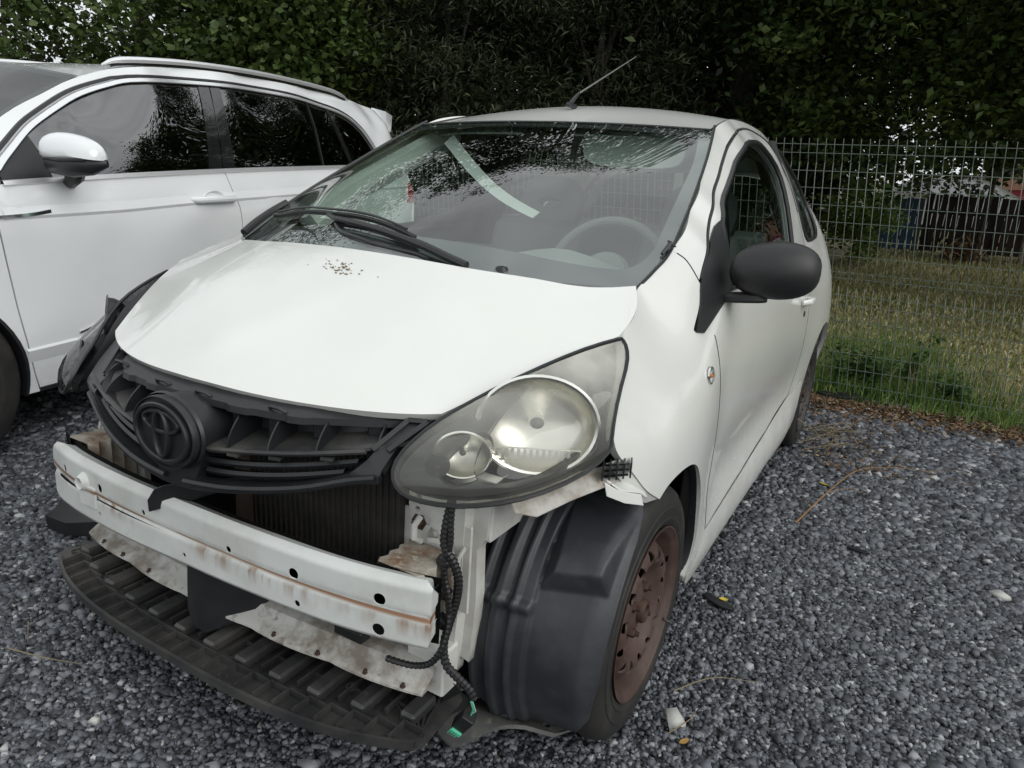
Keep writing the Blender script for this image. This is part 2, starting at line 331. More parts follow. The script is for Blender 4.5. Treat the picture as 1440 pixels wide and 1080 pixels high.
def panel(name, outline, f, m, parent=None, th=.012, hth=None, holes=(), res=.03, flip=False, back=False, lift=0.0, extra=None):
    """cut a sheet out of the surface f(U,V)->(N,3) along a 2D outline, give its edges a returned flange of depth th"""
    ol = resamp(outline, res); hs = [resamp(h, res) for h in holes]
    pts = list(ol); E = [(i, (i+1) % len(ol)) for i in range(len(ol))]
    for h in hs:
        k = len(pts); pts += h; E += [(k+i, k+(i+1) % len(h)) for i in range(len(h))]
    A = np.array(ol); lo, hi = A.min(0), A.max(0)
    gx, gy = np.meshgrid(np.arange(lo[0], hi[0], res), np.arange(lo[1], hi[1], res)); gx = gx + (np.arange(gx.shape[0]) % 2)[:, None]*res*.5
    G = np.stack([gx.ravel(), gy.ravel()], 1); keep = inpoly(G, ol)
    for h in hs: keep &= ~inpoly(G, h)
    G = G[keep]
    if len(G):
        B = np.array(pts); dm = np.full(len(G), 9.)
        for i in range(0, len(G), 2000): dm[i:i+2000] = np.sqrt(((G[i:i+2000, None]-B[None])**2).sum(-1)).min(1)
        G = G[dm > res*.45]
    allp = pts+[tuple(g) for g in G]
    v2, e2, f2, *_ = delaunay_2d_cdt([Vector(p) for p in allp], E, [], 0, 1e-7)
    P2 = np.array([(v[0], v[1]) for v in v2]); T = np.array([tuple(t) for t in f2])
    C = P2[T].mean(1); k = inpoly(C, ol)
    for h in hs: k &= ~inpoly(C, h)
    T = T[k]
    a, b, c_ = P2[T[:, 0]], P2[T[:, 1]], P2[T[:, 2]]
    ar = (b[:, 0]-a[:, 0])*(c_[:, 1]-a[:, 1])-(b[:, 1]-a[:, 1])*(c_[:, 0]-a[:, 0])
    T = T[np.abs(ar) > 1e-10]; ar = ar[np.abs(ar) > 1e-10]
    T[ar < 0] = T[ar < 0][:, ::-1]
    def nrm(U):
        e = 2e-3; du = f(U[:, 0]+e, U[:, 1])-f(U[:, 0]-e, U[:, 1]); dv = f(U[:, 0], U[:, 1]+e)-f(U[:, 0], U[:, 1]-e)
        n = np.cross(du, dv); n /= np.linalg.norm(n, axis=1)[:, None]+1e-12
        return -n if flip else n
    X = f(P2[:, 0], P2[:, 1]); N = nrm(P2); X = X+N*lift
    V = [X]; NN = [N]; F = [T[:, ::-1] if flip else T]; base = len(X)
    Fl = [tuple(t) for t in F[0]]
    for loop in [ol]+hs:
        U = np.array(loop); q = f(U[:, 0], U[:, 1]); n = nrm(U); q = q+n*lift; m_ = len(U)
        tg = np.roll(q, -1, 0)-np.roll(q, 1, 0); side = np.cross(n, tg); side /= np.linalg.norm(side, axis=1)[:, None]+1e-12
        area = 0.5*sum(U[i-1][0]*U[i][1]-U[i][0]*U[i-1][1] for i in range(m_))
        ccw = (area > 0) != flip; isout = loop is ol
        sd_ = -side if ccw else side
        if not isout: sd_ = -sd_
        dq = th if (isout or hth is None) else hth
        V += [q, q-n*dq]; NN += [sd_, sd_]
        for i in range(m_):
            j = (i+1) % m_; quad = (base+i, base+m_+i, base+m_+j, base+j)
            Fl.append(quad if (ccw == isout) else quad[::-1])
        base += 2*m_
    if back:
        V.append(X-N*th); NN.append(-N); Fl += [tuple(t[::-1]+base) for t in F[0]]; base += len(X)
    V = np.concatenate(V); NN = np.concatenate(NN)
    me = bpy.data.meshes.new(name); me.from_pydata(V.tolist(), [], [tuple(int(i) for i in q) for q in Fl]); me.update()
    me.polygons.foreach_set('use_smooth', [True]*len(me.polygons)); me.normals_split_custom_set_from_vertices(NN.tolist())
    return link(name, me, m, parent)
class TPS:
    def __init__(s, pts, lam=1.2e-3):
        p = np.array(pts, float); s.X = p[:, :2]; n = len(p); K = s.k(s.X, s.X)+lam*np.eye(n); Q = np.c_[np.ones(n), s.X]
        s.w = np.linalg.solve(np.block([[K, Q], [Q.T, np.zeros((3, 3))]]), np.r_[p[:, 2], 0, 0, 0])
    @staticmethod
    def k(a, b):
        r2 = ((a[:, None]-b[None])**2).sum(-1)+1e-12; return r2*np.log(r2)*.5
    def __call__(s, u, v):
        X = np.stack([np.ravel(u), np.ravel(v)], -1).astype(float); return s.k(X, s.X)@s.w[:-3]+s.w[-3]+X@s.w[-2:]
def strip_on(f, pts, n=6, off=0.0):
    """a smooth 3D path lying on surface f"""
    c_ = np.array(crv(pts, n)); q = f(c_[:, 0], c_[:, 1]); e = 2e-3
    du = f(c_[:, 0]+e, c_[:, 1])-q; dv = f(c_[:, 0], c_[:, 1]+e)-q; nn = np.cross(du, dv); nn /= np.linalg.norm(nn, axis=1)[:, None]+1e-12
    return [Vector(p) for p in (q+nn*off)]

# ---------------------------------------------------------------- ground
def smooth(a, b, x):
    t = np.clip((np.asarray(x, float)-a)/(b-a), 0, 1); return t*t*(3-2*t)
def gz(x, y):
    """height of the gravel yard and of the lawn that climbs away behind the fence"""
    x = np.asarray(x, float); y = np.asarray(y, float)
    suv = .0454*(y+.4-1.3)+.0114 ; w = smooth(-1.25, -1.7, x)*smooth(5.0, 3.2, y)
    return w*np.clip(suv, -.2, .14)+.062*np.clip(y-3.75, 0, 60)
SIDE=[ # y,z,x  (left side)
(.182,.953,.623),(.333,1.026,.641),(.50,1.115,.622),(.65,1.195,.598),(.80,1.275,.570),(.96,1.355,.535),
(0,.879,.674),(-.05,.76,.722),(-.09,.66,.742),(-.14,.60,.738),(-.20,.50,.72),(-.22,.40,.72),
(.05,.60,.788),(.04,.66,.785),(.2,.61,.80),(.3,.55,.798),(.38,.42,.793),(.38,.28,.794),
(.15,.80,.745),(.287,.76,.782),(.25,.88,.722),(.3,.95,.690),(.45,.88,.757),(.45,1.026,.700),(.45,.95,.735),
(.45,.7,.785),(.45,.55,.785),(.45,.4,.782),(.45,.25,.79),(.45,.15,.765),
(.62,.85,.765),(.62,.7,.786),(.62,.55,.783),(.62,.42,.773),(.62,.3,.786),(1.05,.95,.754),(1.05,.85,.774),(1.05,.7,.7885),(1.05,.55,.782),(1.05,.42,.768),(1.05,.3,.785),(1.55,.95,.757),(1.55,.85,.779),(1.55,.7,.7935),(1.55,.55,.788),(1.55,.42,.779),
(.8,1.026,.728),(.8,.95,.752),(.8,.85,.772),(.8,.7,.787),(.8,.55,.781),(.8,.42,.768),(.8,.3,.785),(.8,.22,.786),(.8,.14,.76),
(1.3,1.026,.733),(1.3,.95,.756),(1.3,.85,.776),(1.3,.7,.79),(1.3,.55,.783),(1.3,.42,.768),(1.3,.3,.785),(1.3,.22,.786),(1.3,.14,.76),
(1.8,1.026,.728),(1.8,.95,.758),(1.8,.85,.782),(1.8,.7,.797),(1.8,.55,.793),(1.8,.42,.79),(1.8,.3,.79),(1.8,.14,.76),
(2.05,.42,.80),(2.05,.6,.806),(2.34,.66,.815),(2.34,.8,.803),(2.34,.9,.785),(2.34,1.0,.745),(2.55,.6,.81),(2.6,.45,.80),
(2.65,.7,.79),(2.68,.85,.76),(2.66,1.0,.70),(2.62,1.15,.63),(2.70,.4,.77),(2.7,.25,.75),
(.62,1.11,.68),(.62,1.03,.713),(.85,1.2,.655),(.80,1.13,.690),(1.0,1.3,.61),(1.15,1.2,.672),(1.15,1.1,.712),(1.5,1.3,.618),(1.5,1.2,.670),(1.5,1.1,.710),
(1.9,1.3,.605),(1.9,1.2,.660),(1.9,1.1,.703),(2.25,1.3,.57),(2.25,1.2,.63),(2.25,1.1,.69),(2.5,1.3,.50),
(1.15,1.395,.53),(1.3,1.41,.525),(1.3,1.36,.585),(1.1,1.355,.575),(1.6,1.42,.52),(1.6,1.36,.585),(1.95,1.41,.50),(1.95,1.36,.565),(2.3,1.38,.46),(2.5,1.33,.44),
]
SIDE=[(y, z, x+(-.006 if (abs(z-.42) < .01 and .5 < y < 1.7) else .009 if (.2 < z < .31 and .4 < y < 1.9) else 0)) for y, z, x in SIDE]
ROWS={.14:(.765,.760,.760,.765),.22:(.792,.793,.793,.795),.30:(.796,.794,.794,.799),.42:(.775,.762,.763,.784),.55:(.785,.781,.783,.793),.70:(.785,.787,.790,.797),.85:(.763,.772,.777,.782),.95:(.737,.752,.757,.758),1.026:(.704,.727,.733,.729)}
SIDE=[p for p in SIDE if not (.5 < p[0] < 1.85 and p[1] < 1.028)]      # even grid over the door so its sheet stays fair
for z_, v_ in ROWS.items():
    pf_=np.polyfit((.45,.8,1.3,1.8), v_, 2)
    SIDE+=[(float(y_), z_, float(np.polyval(pf_, y_))) for y_ in np.linspace(.54,1.8,16)]
HOOD=[]
hf=lambda x:(-.469+.61*x**2+.152*x**4, .753-.112*x**2+.444*x**4)
hr=lambda x:(-.049+.335*x**2+.62*x**4, .981-.168*x**2+.249*x**4)
for x in (0,.12,.24,.36,.474):
    for s in ((1,-1) if x else (1,)):
        y,z=hf(x); HOOD.append((s*x,y,z))
for x in (0,.15,.3,.45,.623):
    for s in ((1,-1) if x else (1,)):
        y,z=hr(x); HOOD.append((s*x,y,z))
for s in (1,-1):
    HOOD+= [(s*.674,0,.879),(s*.600,-.13,.838),(s*.545,-.22,.80),(s*.66,.09,.918)]
    HOOD+= [(s*.3,-.2,.882),(s*.5,-.07,.895),(s*.3,-.09,.938),(s*.56,.06,.925)]
HOOD+= [(0,-.30,.862),(0,-.42,.795),(0,-.17,.925)]
WS=[]
wt=lambda x:(.864+.248*x**2-.095*x**4, 1.359-.028*x**2-.008*x**4)
for x in (0,.2,.4,.535):
    for s in ((1,-1) if x else (1,)):
        y,z=wt(x); WS.append((s*x,y,z))
for x in (0,.2,.4,.6):
    for s in ((1,-1) if x else (1,)):
        y,z=hr(x); WS.append((s*x,y+.01,z-.008))
for s in (1,-1):
    WS+=[(s*.641,.333,1.026),(s*.598,.64,1.195)]
WS+=[(0,.42,1.192),(.35,.47,1.185),(-.35,.47,1.185)]
LENS=[ # x,z,y
(.474,.745,-.345),(.674,.879,0.0),(.42,.63,-.45),(.41,.58,-.44),(.55,.65,-.405),(.65,.67,-.32),(.715,.68,-.19),(.745,.68,-.08),
(.6,.80,-.225),(.66,.78,-.165),(.70,.80,-.09),(.55,.56,-.37),(.65,.57,-.29),(.56,.76,-.30),(.5,.70,-.40)]
# ================================================================ the damaged hatchback
car = empty('damaged_hatchback')
tag(car, 'white three-door hatchback without its front bumper, rusty beam and black grille carrier exposed', 'car')
_side, _hood, _ws, _lens = TPS(SIDE, 4e-3), TPS(HOOD), TPS(WS), TPS(LENS)
def side(s): return lambda u, v: np.stack([s*_side(u, v), np.ravel(u), np.ravel(v)], -1)
def topf(t): return lambda u, v: np.stack([np.ravel(u), np.ravel(v), t(u, v)], -1)
def sx(pts, s): return [(s*p[0], p[1]) for p in pts] if s < 0 else list(pts)
def lensf(s, dx=0, dy=0, dz=0): return lambda u, v: np.stack([s*np.ravel(u)+dx, _lens(u, v)+dy, np.ravel(v)+dz], -1)

# ---- bonnet
xs = np.linspace(-.474, .474, 33)
front = [(x, hf(x)[0]) for x in xs]
cutL = crv([(.474, -.324), (.499, -.287), (.524, -.247), (.577, -.161), (.626, -.085), (.659, -.027), (.667, -.001), (.665, .06), (.653, .110), (.623, .175)], 5)
rear = [(x, hr(x)[0]) for x in np.linspace(.623, -.623, 33)]
cutR = [(-x, y) for x, y in cutL][::-1]
hood_o = joinc(front, cutL, rear, cutR)
hood = panel('bonnet', hood_o, topf(_hood), PAINT, car, th=.016, res=.025)
under = panel('bonnet_underside', [(x*.96, y*.97+.005) for x, y in hood_o], topf(_hood), BLACK, hood, th=.01, res=.06, lift=-.02)

# ---- roof
ROOF = [(0, .868, 1.361), (0, 1.065, 1.422), (0, 1.4, 1.470), (0, 1.9, 1.462), (0, 2.3, 1.41), (0, 2.55, 1.34)]
for s in (1, -1):
    ROOF += [(s*.2, .876, 1.361), (s*.4, .905, 1.358), (s*.535, .96, 1.352), (s*.50, 1.22, 1.412), (s*.49, 1.6, 1.425), (s*.47, 2.0, 1.41), (s*.43, 2.45, 1.34), (s*.3, 1.3, 1.447), (s*.3, 1.9, 1.445)]
_roof = TPS(ROOF)
roof_o = joinc([(x, wt(x)[0]+.006) for x in np.linspace(-.528, .528, 25)], crv([(.528, .925), (.515, 1.1), (.505, 1.35), (.495, 1.7), (.475, 2.05), (.44, 2.45)], 5), crv([(.44, 2.45), (.25, 2.52), (0, 2.545), (-.25, 2.52), (-.44, 2.45)], 5), [(-x, y) for x, y in crv([(.528, .925), (.515, 1.1), (.505, 1.35), (.495, 1.7), (.475, 2.05), (.44, 2.45)], 5)][::-1])
panel('roof', roof_o, topf(_roof), PAINT, car, th=.015, res=.04)
for s in (1, -1):       # black drip channel between roof skin and body side
    P = [(s*x, y, float(_roof([x], [y])[0])-.003) for x, y in crv([(.532, .93), (.520, 1.1), (.510, 1.35), (.50, 1.7), (.48, 2.05), (.445, 2.45)], 5)]
    MB().tube(P, .009, 6).build('roof_channel', TRIM, car)

# ---- body side outlines in (y, z)
arch_f = crv([(.010, .556), (.041, .577), (.089, .590), (.15, .590), (.205, .572), (.255, .530), (.30, .470), (.325, .400), (.334, .330), (.325, .275), (.30, .235)], 4)
lens_edge = crv([(-.014, .868), (-.030, .845), (-.058, .806), (-.095, .762), (-.116, .728), (-.122, .703), (-.115, .675), (-.082, .635), (-.039, .588), (.010, .556)], 4)
seamF = crv([(.267, .859), (.350, .848), (.366, .806), (.383, .717), (.400, .63), (.425, .52), (.435, .40), (.425, .325)], 4)   # front edge of the door
up_f = crv([(.333, 1.026), (.361, 1.003), (.368, .957)], 4)
fend_top = crv([(-.014, .868), (.0, .880), (.03, .893), (.09, .920), (.182, .953), (.25, .985), (.333, 1.026)], 4)
sail_edge = crv([(.368, .955), (.33, .91), (.275, .868), (.267, .859)], 3)
fender_o = joinc(fend_top, up_f, sail_edge, [(.27, .858), (.346, .846)], seamF[4:], [(.40, .300), (.36, .232)], arch_f[::-1], lens_edge[::-1])
roof_line = crv([(.333, 1.026), (.50, 1.115), (.65, 1.195), (.80, 1.275), (.96, 1.357), (1.08, 1.392), (1.22, 1.412), (1.45, 1.422), (1.8, 1.420), (2.1, 1.40), (2.35, 1.365), (2.5, 1.325)], 5)
frame_seam = crv([(.368, .955), (.410, .992), (.472, 1.040), (.530, 1.078), (.580, 1.112), (.651, 1.155), (.745, 1.203), (.844, 1.256), (.976, 1.317), (1.10, 1.358), (1.28, 1.389), (1.45, 1.395), (1.60, 1.375), (1.70, 1.29), (1.745, 1.13), (1.775, .98), (1.79, .853), (1.79, .70), (1.79, .55), (1.77, .46), (1.715, .405)], 4)
door_low = [(1.715, .405), (1.3, .360), (.9, .338), (.6, .328), (.425, .325)]
window_o = joinc(crv([(.60, 1.085), (.668, 1.135), (.754, 1.178), (.853, 1.228), (.973, 1.281), (1.13, 1.328), (1.30, 1.350), (1.43, 1.338), (1.515, 1.285), (1.520, 1.20), (1.475, 1.09), (1.44, 1.00)], 4), crv([(1.44, 1.0), (1.2, .978), (.8, .945), (.515, .930)], 4), [(.515, .93), (.56, 1.0), (.60, 1.085)])
sail_o = joinc(crv([(.612, 1.100), (.604, 1.07), (.56, .99), (.513, .928)], 3), [(.513, .928), (.42, .895), (.30, .851), (.270, .856)], crv([(.270, .856), (.33, .91), (.368, .955), (.419, 1.0), (.482, 1.042), (.56, 1.082), (.612, 1.100)], 3))
quarter_o = joinc(crv([(1.83, 1.362), (1.95, 1.372), (2.08, 1.335), (2.20, 1.25), (2.27, 1.15), (2.24, 1.07)], 5), crv([(2.24, 1.07), (2.12, 1.035), (1.95, 1.022), (1.835, 1.025)], 4), crv([(1.835, 1.025), (1.80, 1.10), (1.79, 1.23), (1.83, 1.362)], 4))
def arch_r(r): return circ((2.34, .30), r, 26, 0-.30, PI+.42)
rb = crv([(2.5, 1.325), (2.60, 1.20), (2.67, 1.0), (2.70, .8), (2.72, .55), (2.71, .33)], 5)
ar = arch_r(.335)
quart_o = joinc(roof_line, rb, [(2.71, .33), (2.69, .24)], [ar[0]], ar, [(1.98, .42)], [(1.985, .43), (1.85, .408), (1.725, .398)], [(y+.0055*float(smooth(1.2, 1.7, y)), z+.0055*float(smooth(1.72, 1.3, y))-.003*(y > 1.76)) for y, z in frame_seam[::-1][1:]], [(.361, 1.010)])
sill_o = joinc([(.415, .318), (.6, .320), (.9, .330), (1.3, .352), (1.715, .396), (1.85, .40), (1.975, .418)], [(2.015, .30), (2.04, .20)], crv([(2.04, .20), (1.8, .135), (1.3, .112), (.8, .112), (.45, .15), (.345, .205)], 4), [(.35, .225), (.395, .292)])
door_o = joinc(seamF[::-1], [(.268, .861)], sail_edge[::-1][1:], frame_seam, door_low)
door_o = joinc([(.428, .327)] + [(y+.005, z) for y, z in seamF[::-1] if z < .846], sail_o[3:6][::-1] if False else [(.30, .849), (.42, .893), (.513, .926)], [(.513, .926)], [(.56, .99), (.604, 1.07), (.612, 1.098)], [(.56, 1.083), (.482, 1.043)], [(y, z) for y, z in frame_seam if y > .482 or z < .9], door_low)
def seal_path(f, o, n, off=.0015, cl=True):
    c_ = np.array(o); q = f(c_[:, 0], c_[:, 1]); return [Vector(p) for p in q]
for s in (1, -1):
    f = side(s); fl = s < 0
    fen = panel('front_fender', fender_o, f, PAINT, car, th=.018, res=.022, flip=fl)
    quart = panel('rear_quarter', quart_o, f, PAINT, car, th=.018, res=.03, flip=fl, holes=[quarter_o])
    MB().tube(seal_path(f, crv([(.943*0+.345, 1.020), (.361, 1.003), (.368, .957)], 4), 1), .0016, 5).build('panel_gap', UNDER, quart)
    panel('sill', sill_o, f, PAINTD, car, th=.02, res=.03, flip=fl)
    door = panel('door', door_o, f, PAINT, car, th=.022, res=.024, flip=fl, holes=[window_o])
    # dark gap backing behind the seams
    panel('seam_backing', [(.20, .32), (.20, .80), (.40, 1.0), (.8, 1.25), (1.1, 1.365), (1.6, 1.38), (1.80, 1.2), (1.84, .8), (1.83, .40), (1.2, .33), (.5, .30)], f, UNDER, car, th=.004, res=.05, flip=fl, lift=-.024,
          holes=[[(.66, 1.0), (.78, 1.16), (1.02, 1.28), (1.2, 1.31), (1.40, 1.30), (1.47, 1.22), (1.40, 1.03), (1.0, .97)]])
    MB().tube(seal_path(f, frame_seam[1:-24], 1), .0034, 6).build('door_seal', TRIM, door)
    MB().tube([p+Vector((-s*.0015, 0, 0)) for p in seal_path(f, [(y+.0025, z) for y, z in seamF if z < .846], 1)], .0024, 5).build('door_gap', UNDER, door)
    MB().tube([p+Vector((-s*.0030, 0, 0)) for p in seal_path(f, [(.43, .322), (.6, .324), (.9, .334), (1.3, .356), (1.715, .4005)], 1)], .0020, 5).build('door_gap', UNDER, door)
    MB().tube([p+Vector((-s*.0015, 0, 0)) for p in seal_path(f, [(y+.003, z) for y, z in frame_seam[-26:]], 1)], .0022, 5).build('door_gap', UNDER, door)
    win = panel('window', window_o, f, SIDEG, door, th=.003, res=.04, flip=fl, lift=-.010)
    MB().tube(seal_path(f, window_o[::2], 1), .0085, 6, closed=True).build('window_seal', TRIM, door)
    sail = panel('mirror_sail', sail_o, f, TRIM, door, th=.012, res=.02, flip=fl, lift=.005)
    qg = panel('quarter_window', quarter_o, f, PRIV if 0 else SIDEG, quart, th=.003, res=.04, flip=fl, lift=-.004)
    MB().tube(seal_path(f, quarter_o[::2], 1), .008, 6, closed=True).build('window_seal', TRIM, quart)
    # door handle: cup, grip and lock
    hx, hy, hz = f(np.array([1.66]), np.array([.80]))[0]
    h = MB().tube([(hx+s*.004, hy-.085, hz), (hx+s*.026, hy-.06, hz+.004), (hx+s*.030, hy, hz+.006), (hx+s*.026, hy+.05, hz+.004), (hx+s*.004, hy+.075, hz)], [.010, .012, .013, .012, .010], 10).build('door_handle', PAINT, door)
    lk = f(np.array([1.672]), np.array([.748]))[0]; dl = MB().lathe([(0, .0001), (.004, .008), (.002, .012), (-.004, .0125)], 16, (0, 0, 0)).build('door_lock', TRIM, door)
    dl.location = lk
    if s < 0: dl.rotation_euler = (0, 0, PI)
    # side repeater
    rp = f(np.array([.292]), np.array([.760]))[0]
    r_ = MB().lathe([(-.004, .019), (.003, .0185), (.007, .015), (.0095, .008), (.010, .0001)], 24).build('side_repeater', CLEAR, car); r_.location = rp; r_.rotation_euler = (0, R(-8), 0 if s > 0 else PI)
    b_ = MB().lathe([(.0, .021), (.004, .0205), (.004, .0175), (.001, .017)], 24).build('lamp_rim', CHROME, r_); MB().lathe([(-.002, .0001), (.004, .0055), (.007, .0001)], 10).build('amber_bulb', AMBER, r_)
    MB().lathe([(-.003, .0172), (-.002, .0001)], 20).build('reflector', REFL, r_)
    # inner wheel housings
    MB().lathe([(.48*s, .36), (.76*s, .36)], 30, (0, 2.34, .30), a0=-.2, a1=PI+.2).build('rear_wheel_housing', UNDER, car)
    for th_ in (0,):
        seal = MB()
        V = f(np.array([p[0] for p in arch_f]), np.array([p[1] for p in arch_f]))
        n_ = len(V); A = [tuple(v-np.array([s*.006, 0, 0])) for v in V]; B = [(v[0]-s*.075, v[1]*.96+.002, v[2]) for v in V]
        seal.add(A+B, [(i, i+1, i+1+n_, i+n_) for i in range(n_-1)]); seal.build('arch_liner_edge', BLACK, car)
        for q in (.30, .36, .44, .52):
            seal = MB()
            k = min(range(n_), key=lambda i: abs(V[i][2]-q) + (0 if V[i][1] > .15 else 9)); seal.lathe([(0, .0001), (.004, .005), (.0, .010)], 10, (V[k][0]-s*.03, V[k][1]-.004, V[k][2])).build('liner_clip', TRIM, car)

# ---- windscreen
zc = lambda x: hr(x)
wl = [(.623, .175), (.634, .25), (.641, .333), (.622, .50), (.598, .65), (.570, .80), (.535, .953)]
ws_o = joinc([(x, hr(x)[0]+.012) for x in np.linspace(-.618, .618, 31)], crv(wl, 4), [(x, wt(x)[0]-.003) for x in np.linspace(.535, -.535, 31)], [(-x, y) for x, y in crv(wl, 4)][::-1])
inner = joinc(crv([(-.545, .215), (-.40, .128), (-.2, .072), (0, .052), (.2, .072), (.40, .128), (.545, .200), (.590, .245), (.605, .31), (.600, .37), (.563, .66), (.545, .76), (.522, .845)], 5), crv([(.522, .845), (.49, .865), (.3, .842), (0, .822), (-.3, .842), (-.49, .865), (-.522, .845)], 5), crv([(-.522, .845), (-.563, .66), (-.600, .37), (-.605, .31), (-.590, .250), (-.545, .215)], 5))
wsf = topf(_ws)
wscreen = panel('windscreen', ws_o, wsf, SCREEN, car, th=.004, res=.035, lift=.001)
panel('black_glass_border', ws_o, wsf, FRIT, wscreen, th=.002, res=.035, holes=[inner], lift=-.0035)
for s in (1, -1):
    pth = [Vector(p) for p in wsf(np.array([s*x for x, y in crv(wl, 4)]), np.array([y for x, y in crv(wl, 4)]))]
    MB().tube([p+Vector((s*.001, 0, .001)) for p in pth], .0045, 6).build('windscreen_seal', TRIM, wscreen)
pth = [Vector(p) for p in wsf(np.linspace(-.53, .53, 25), np.array([wt(x)[0] for x in np.linspace(-.53, .53, 25)]))]
MB().tube([p+Vector((0, 0, -.001)) for p in pth], .004, 6).build('windscreen_seal', TRIM, wscreen)
# fold-over trim pieces at the foot of the right pillar and the cowl
m_ = MB()
P = crv([(-.630, .185, .955), (-.640, .24, .985), (-.648, .31, 1.018), (-.640, .365, 1.046)], 4)
m_.tube([Vector(p)+Vector((.000, 0, .004)) for p in P], [.011]*len(P), 8).build('pillar_foot_cover', TRIM, car)
m_ = MB(); cx_ = np.linspace(-.60, .60, 31); V = []
for x in cx_:
    y, z = hr(x); V += [(x, y+.004, z-.012), (x, y+.045, z-.006+.004), (x, y+.060, z-.016)]
m_.add(V, [(i*3+k, i*3+k+1, i*3+k+4, i*3+k+3) for i in range(30) for k in (0, 1)]); m_.build('cowl_panel', BLACK, car)
# small torn clip at the left corner
m_ = MB(); m_.tube([(.632, .30, 1.018), (.640, .33, 1.042), (.628, .345, 1.046)], [.004, .006, .002], 6); m_.tube([(.640, .33, 1.04), (.655, .322, 1.036)], [.004, .002], 5); m_.build('broken_clip', TRIM, car)

# ---- antenna
an = MB().box((0, 1.063, 1.434), (.020, .060, .014), ch=.004).tube([(0, 1.05, 1.438), (0, 1.085, 1.462), (0, 1.115, 1.482)], [.008, .0065, .0045], 8).build('aerial_base', TRIM, car)
MB().tube([(0, 1.11, 1.479), (0, 1.40, 1.60), (0, 1.62, 1.692)], [.0030, .0024, .0016], 6).build('aerial', mat('grey_aerial', (.22, .22, .21), .4, metal=.5), car)

# ---- wing mirrors
def mirror(s):
    cs = []
    # egg-shaped shell: long axis across the car
    V = []; F = []; n, k = 28, 18
    for i in range(k+1):
        t = i/k; th_ = PI*t; xx = -math.cos(th_); rr_ = math.sin(th_)**.75
        for j in range(n):
            A = 2*PI*j/n
            yy = math.cos(A)*rr_; zz = math.sin(A)*rr_
            yy = yy*(.062 if yy < 0 else .030)
            V.append((s*(.852+xx*.100), .50+yy-.012+xx*.018, .992+zz*(.070+.004*xx)*(1 if zz > 0 else .96)+xx*.004))
    for i in range(k):
        for j in range(n): F.append((i*n+j, i*n+(j+1) % n, (i+1)*n+(j+1) % n, (i+1)*n+j))
    sh = MB().add(V, F).build('wing_mirror', MIRB, car)
    fp = [(.735, .455), (.765, .45), (.80, .452), (.835, .462), (.85, .48), (.835, .515), (.79, .53), (.735, .53)]
    m_ = MB(); n = len(fp)
    V = [(s*x, y, .905+(x-.735)*.10) for x, y in fp]+[(s*(x if x < .80 else x-.006), y, .925+(x-.735)*.14) for x, y in fp]
    m_.add(V, [tuple(range(n)), tuple(range(n, 2*n))[::-1]]+[(i, (i+1) % n, (i+1) % n+n, i+n) for i in range(n)])
    m_.build('mirror_arm', MIRB, sh, bevel=.006)
    g = MB().lathe([(0, .062), (.0, .0001)], 28, axis='y').build('mirror_glass', CHROME, sh); g.location = (s*.850, .519, .992); g.scale = (1.45, 1, 1)
mirror(1)      # the far one is missing on this car

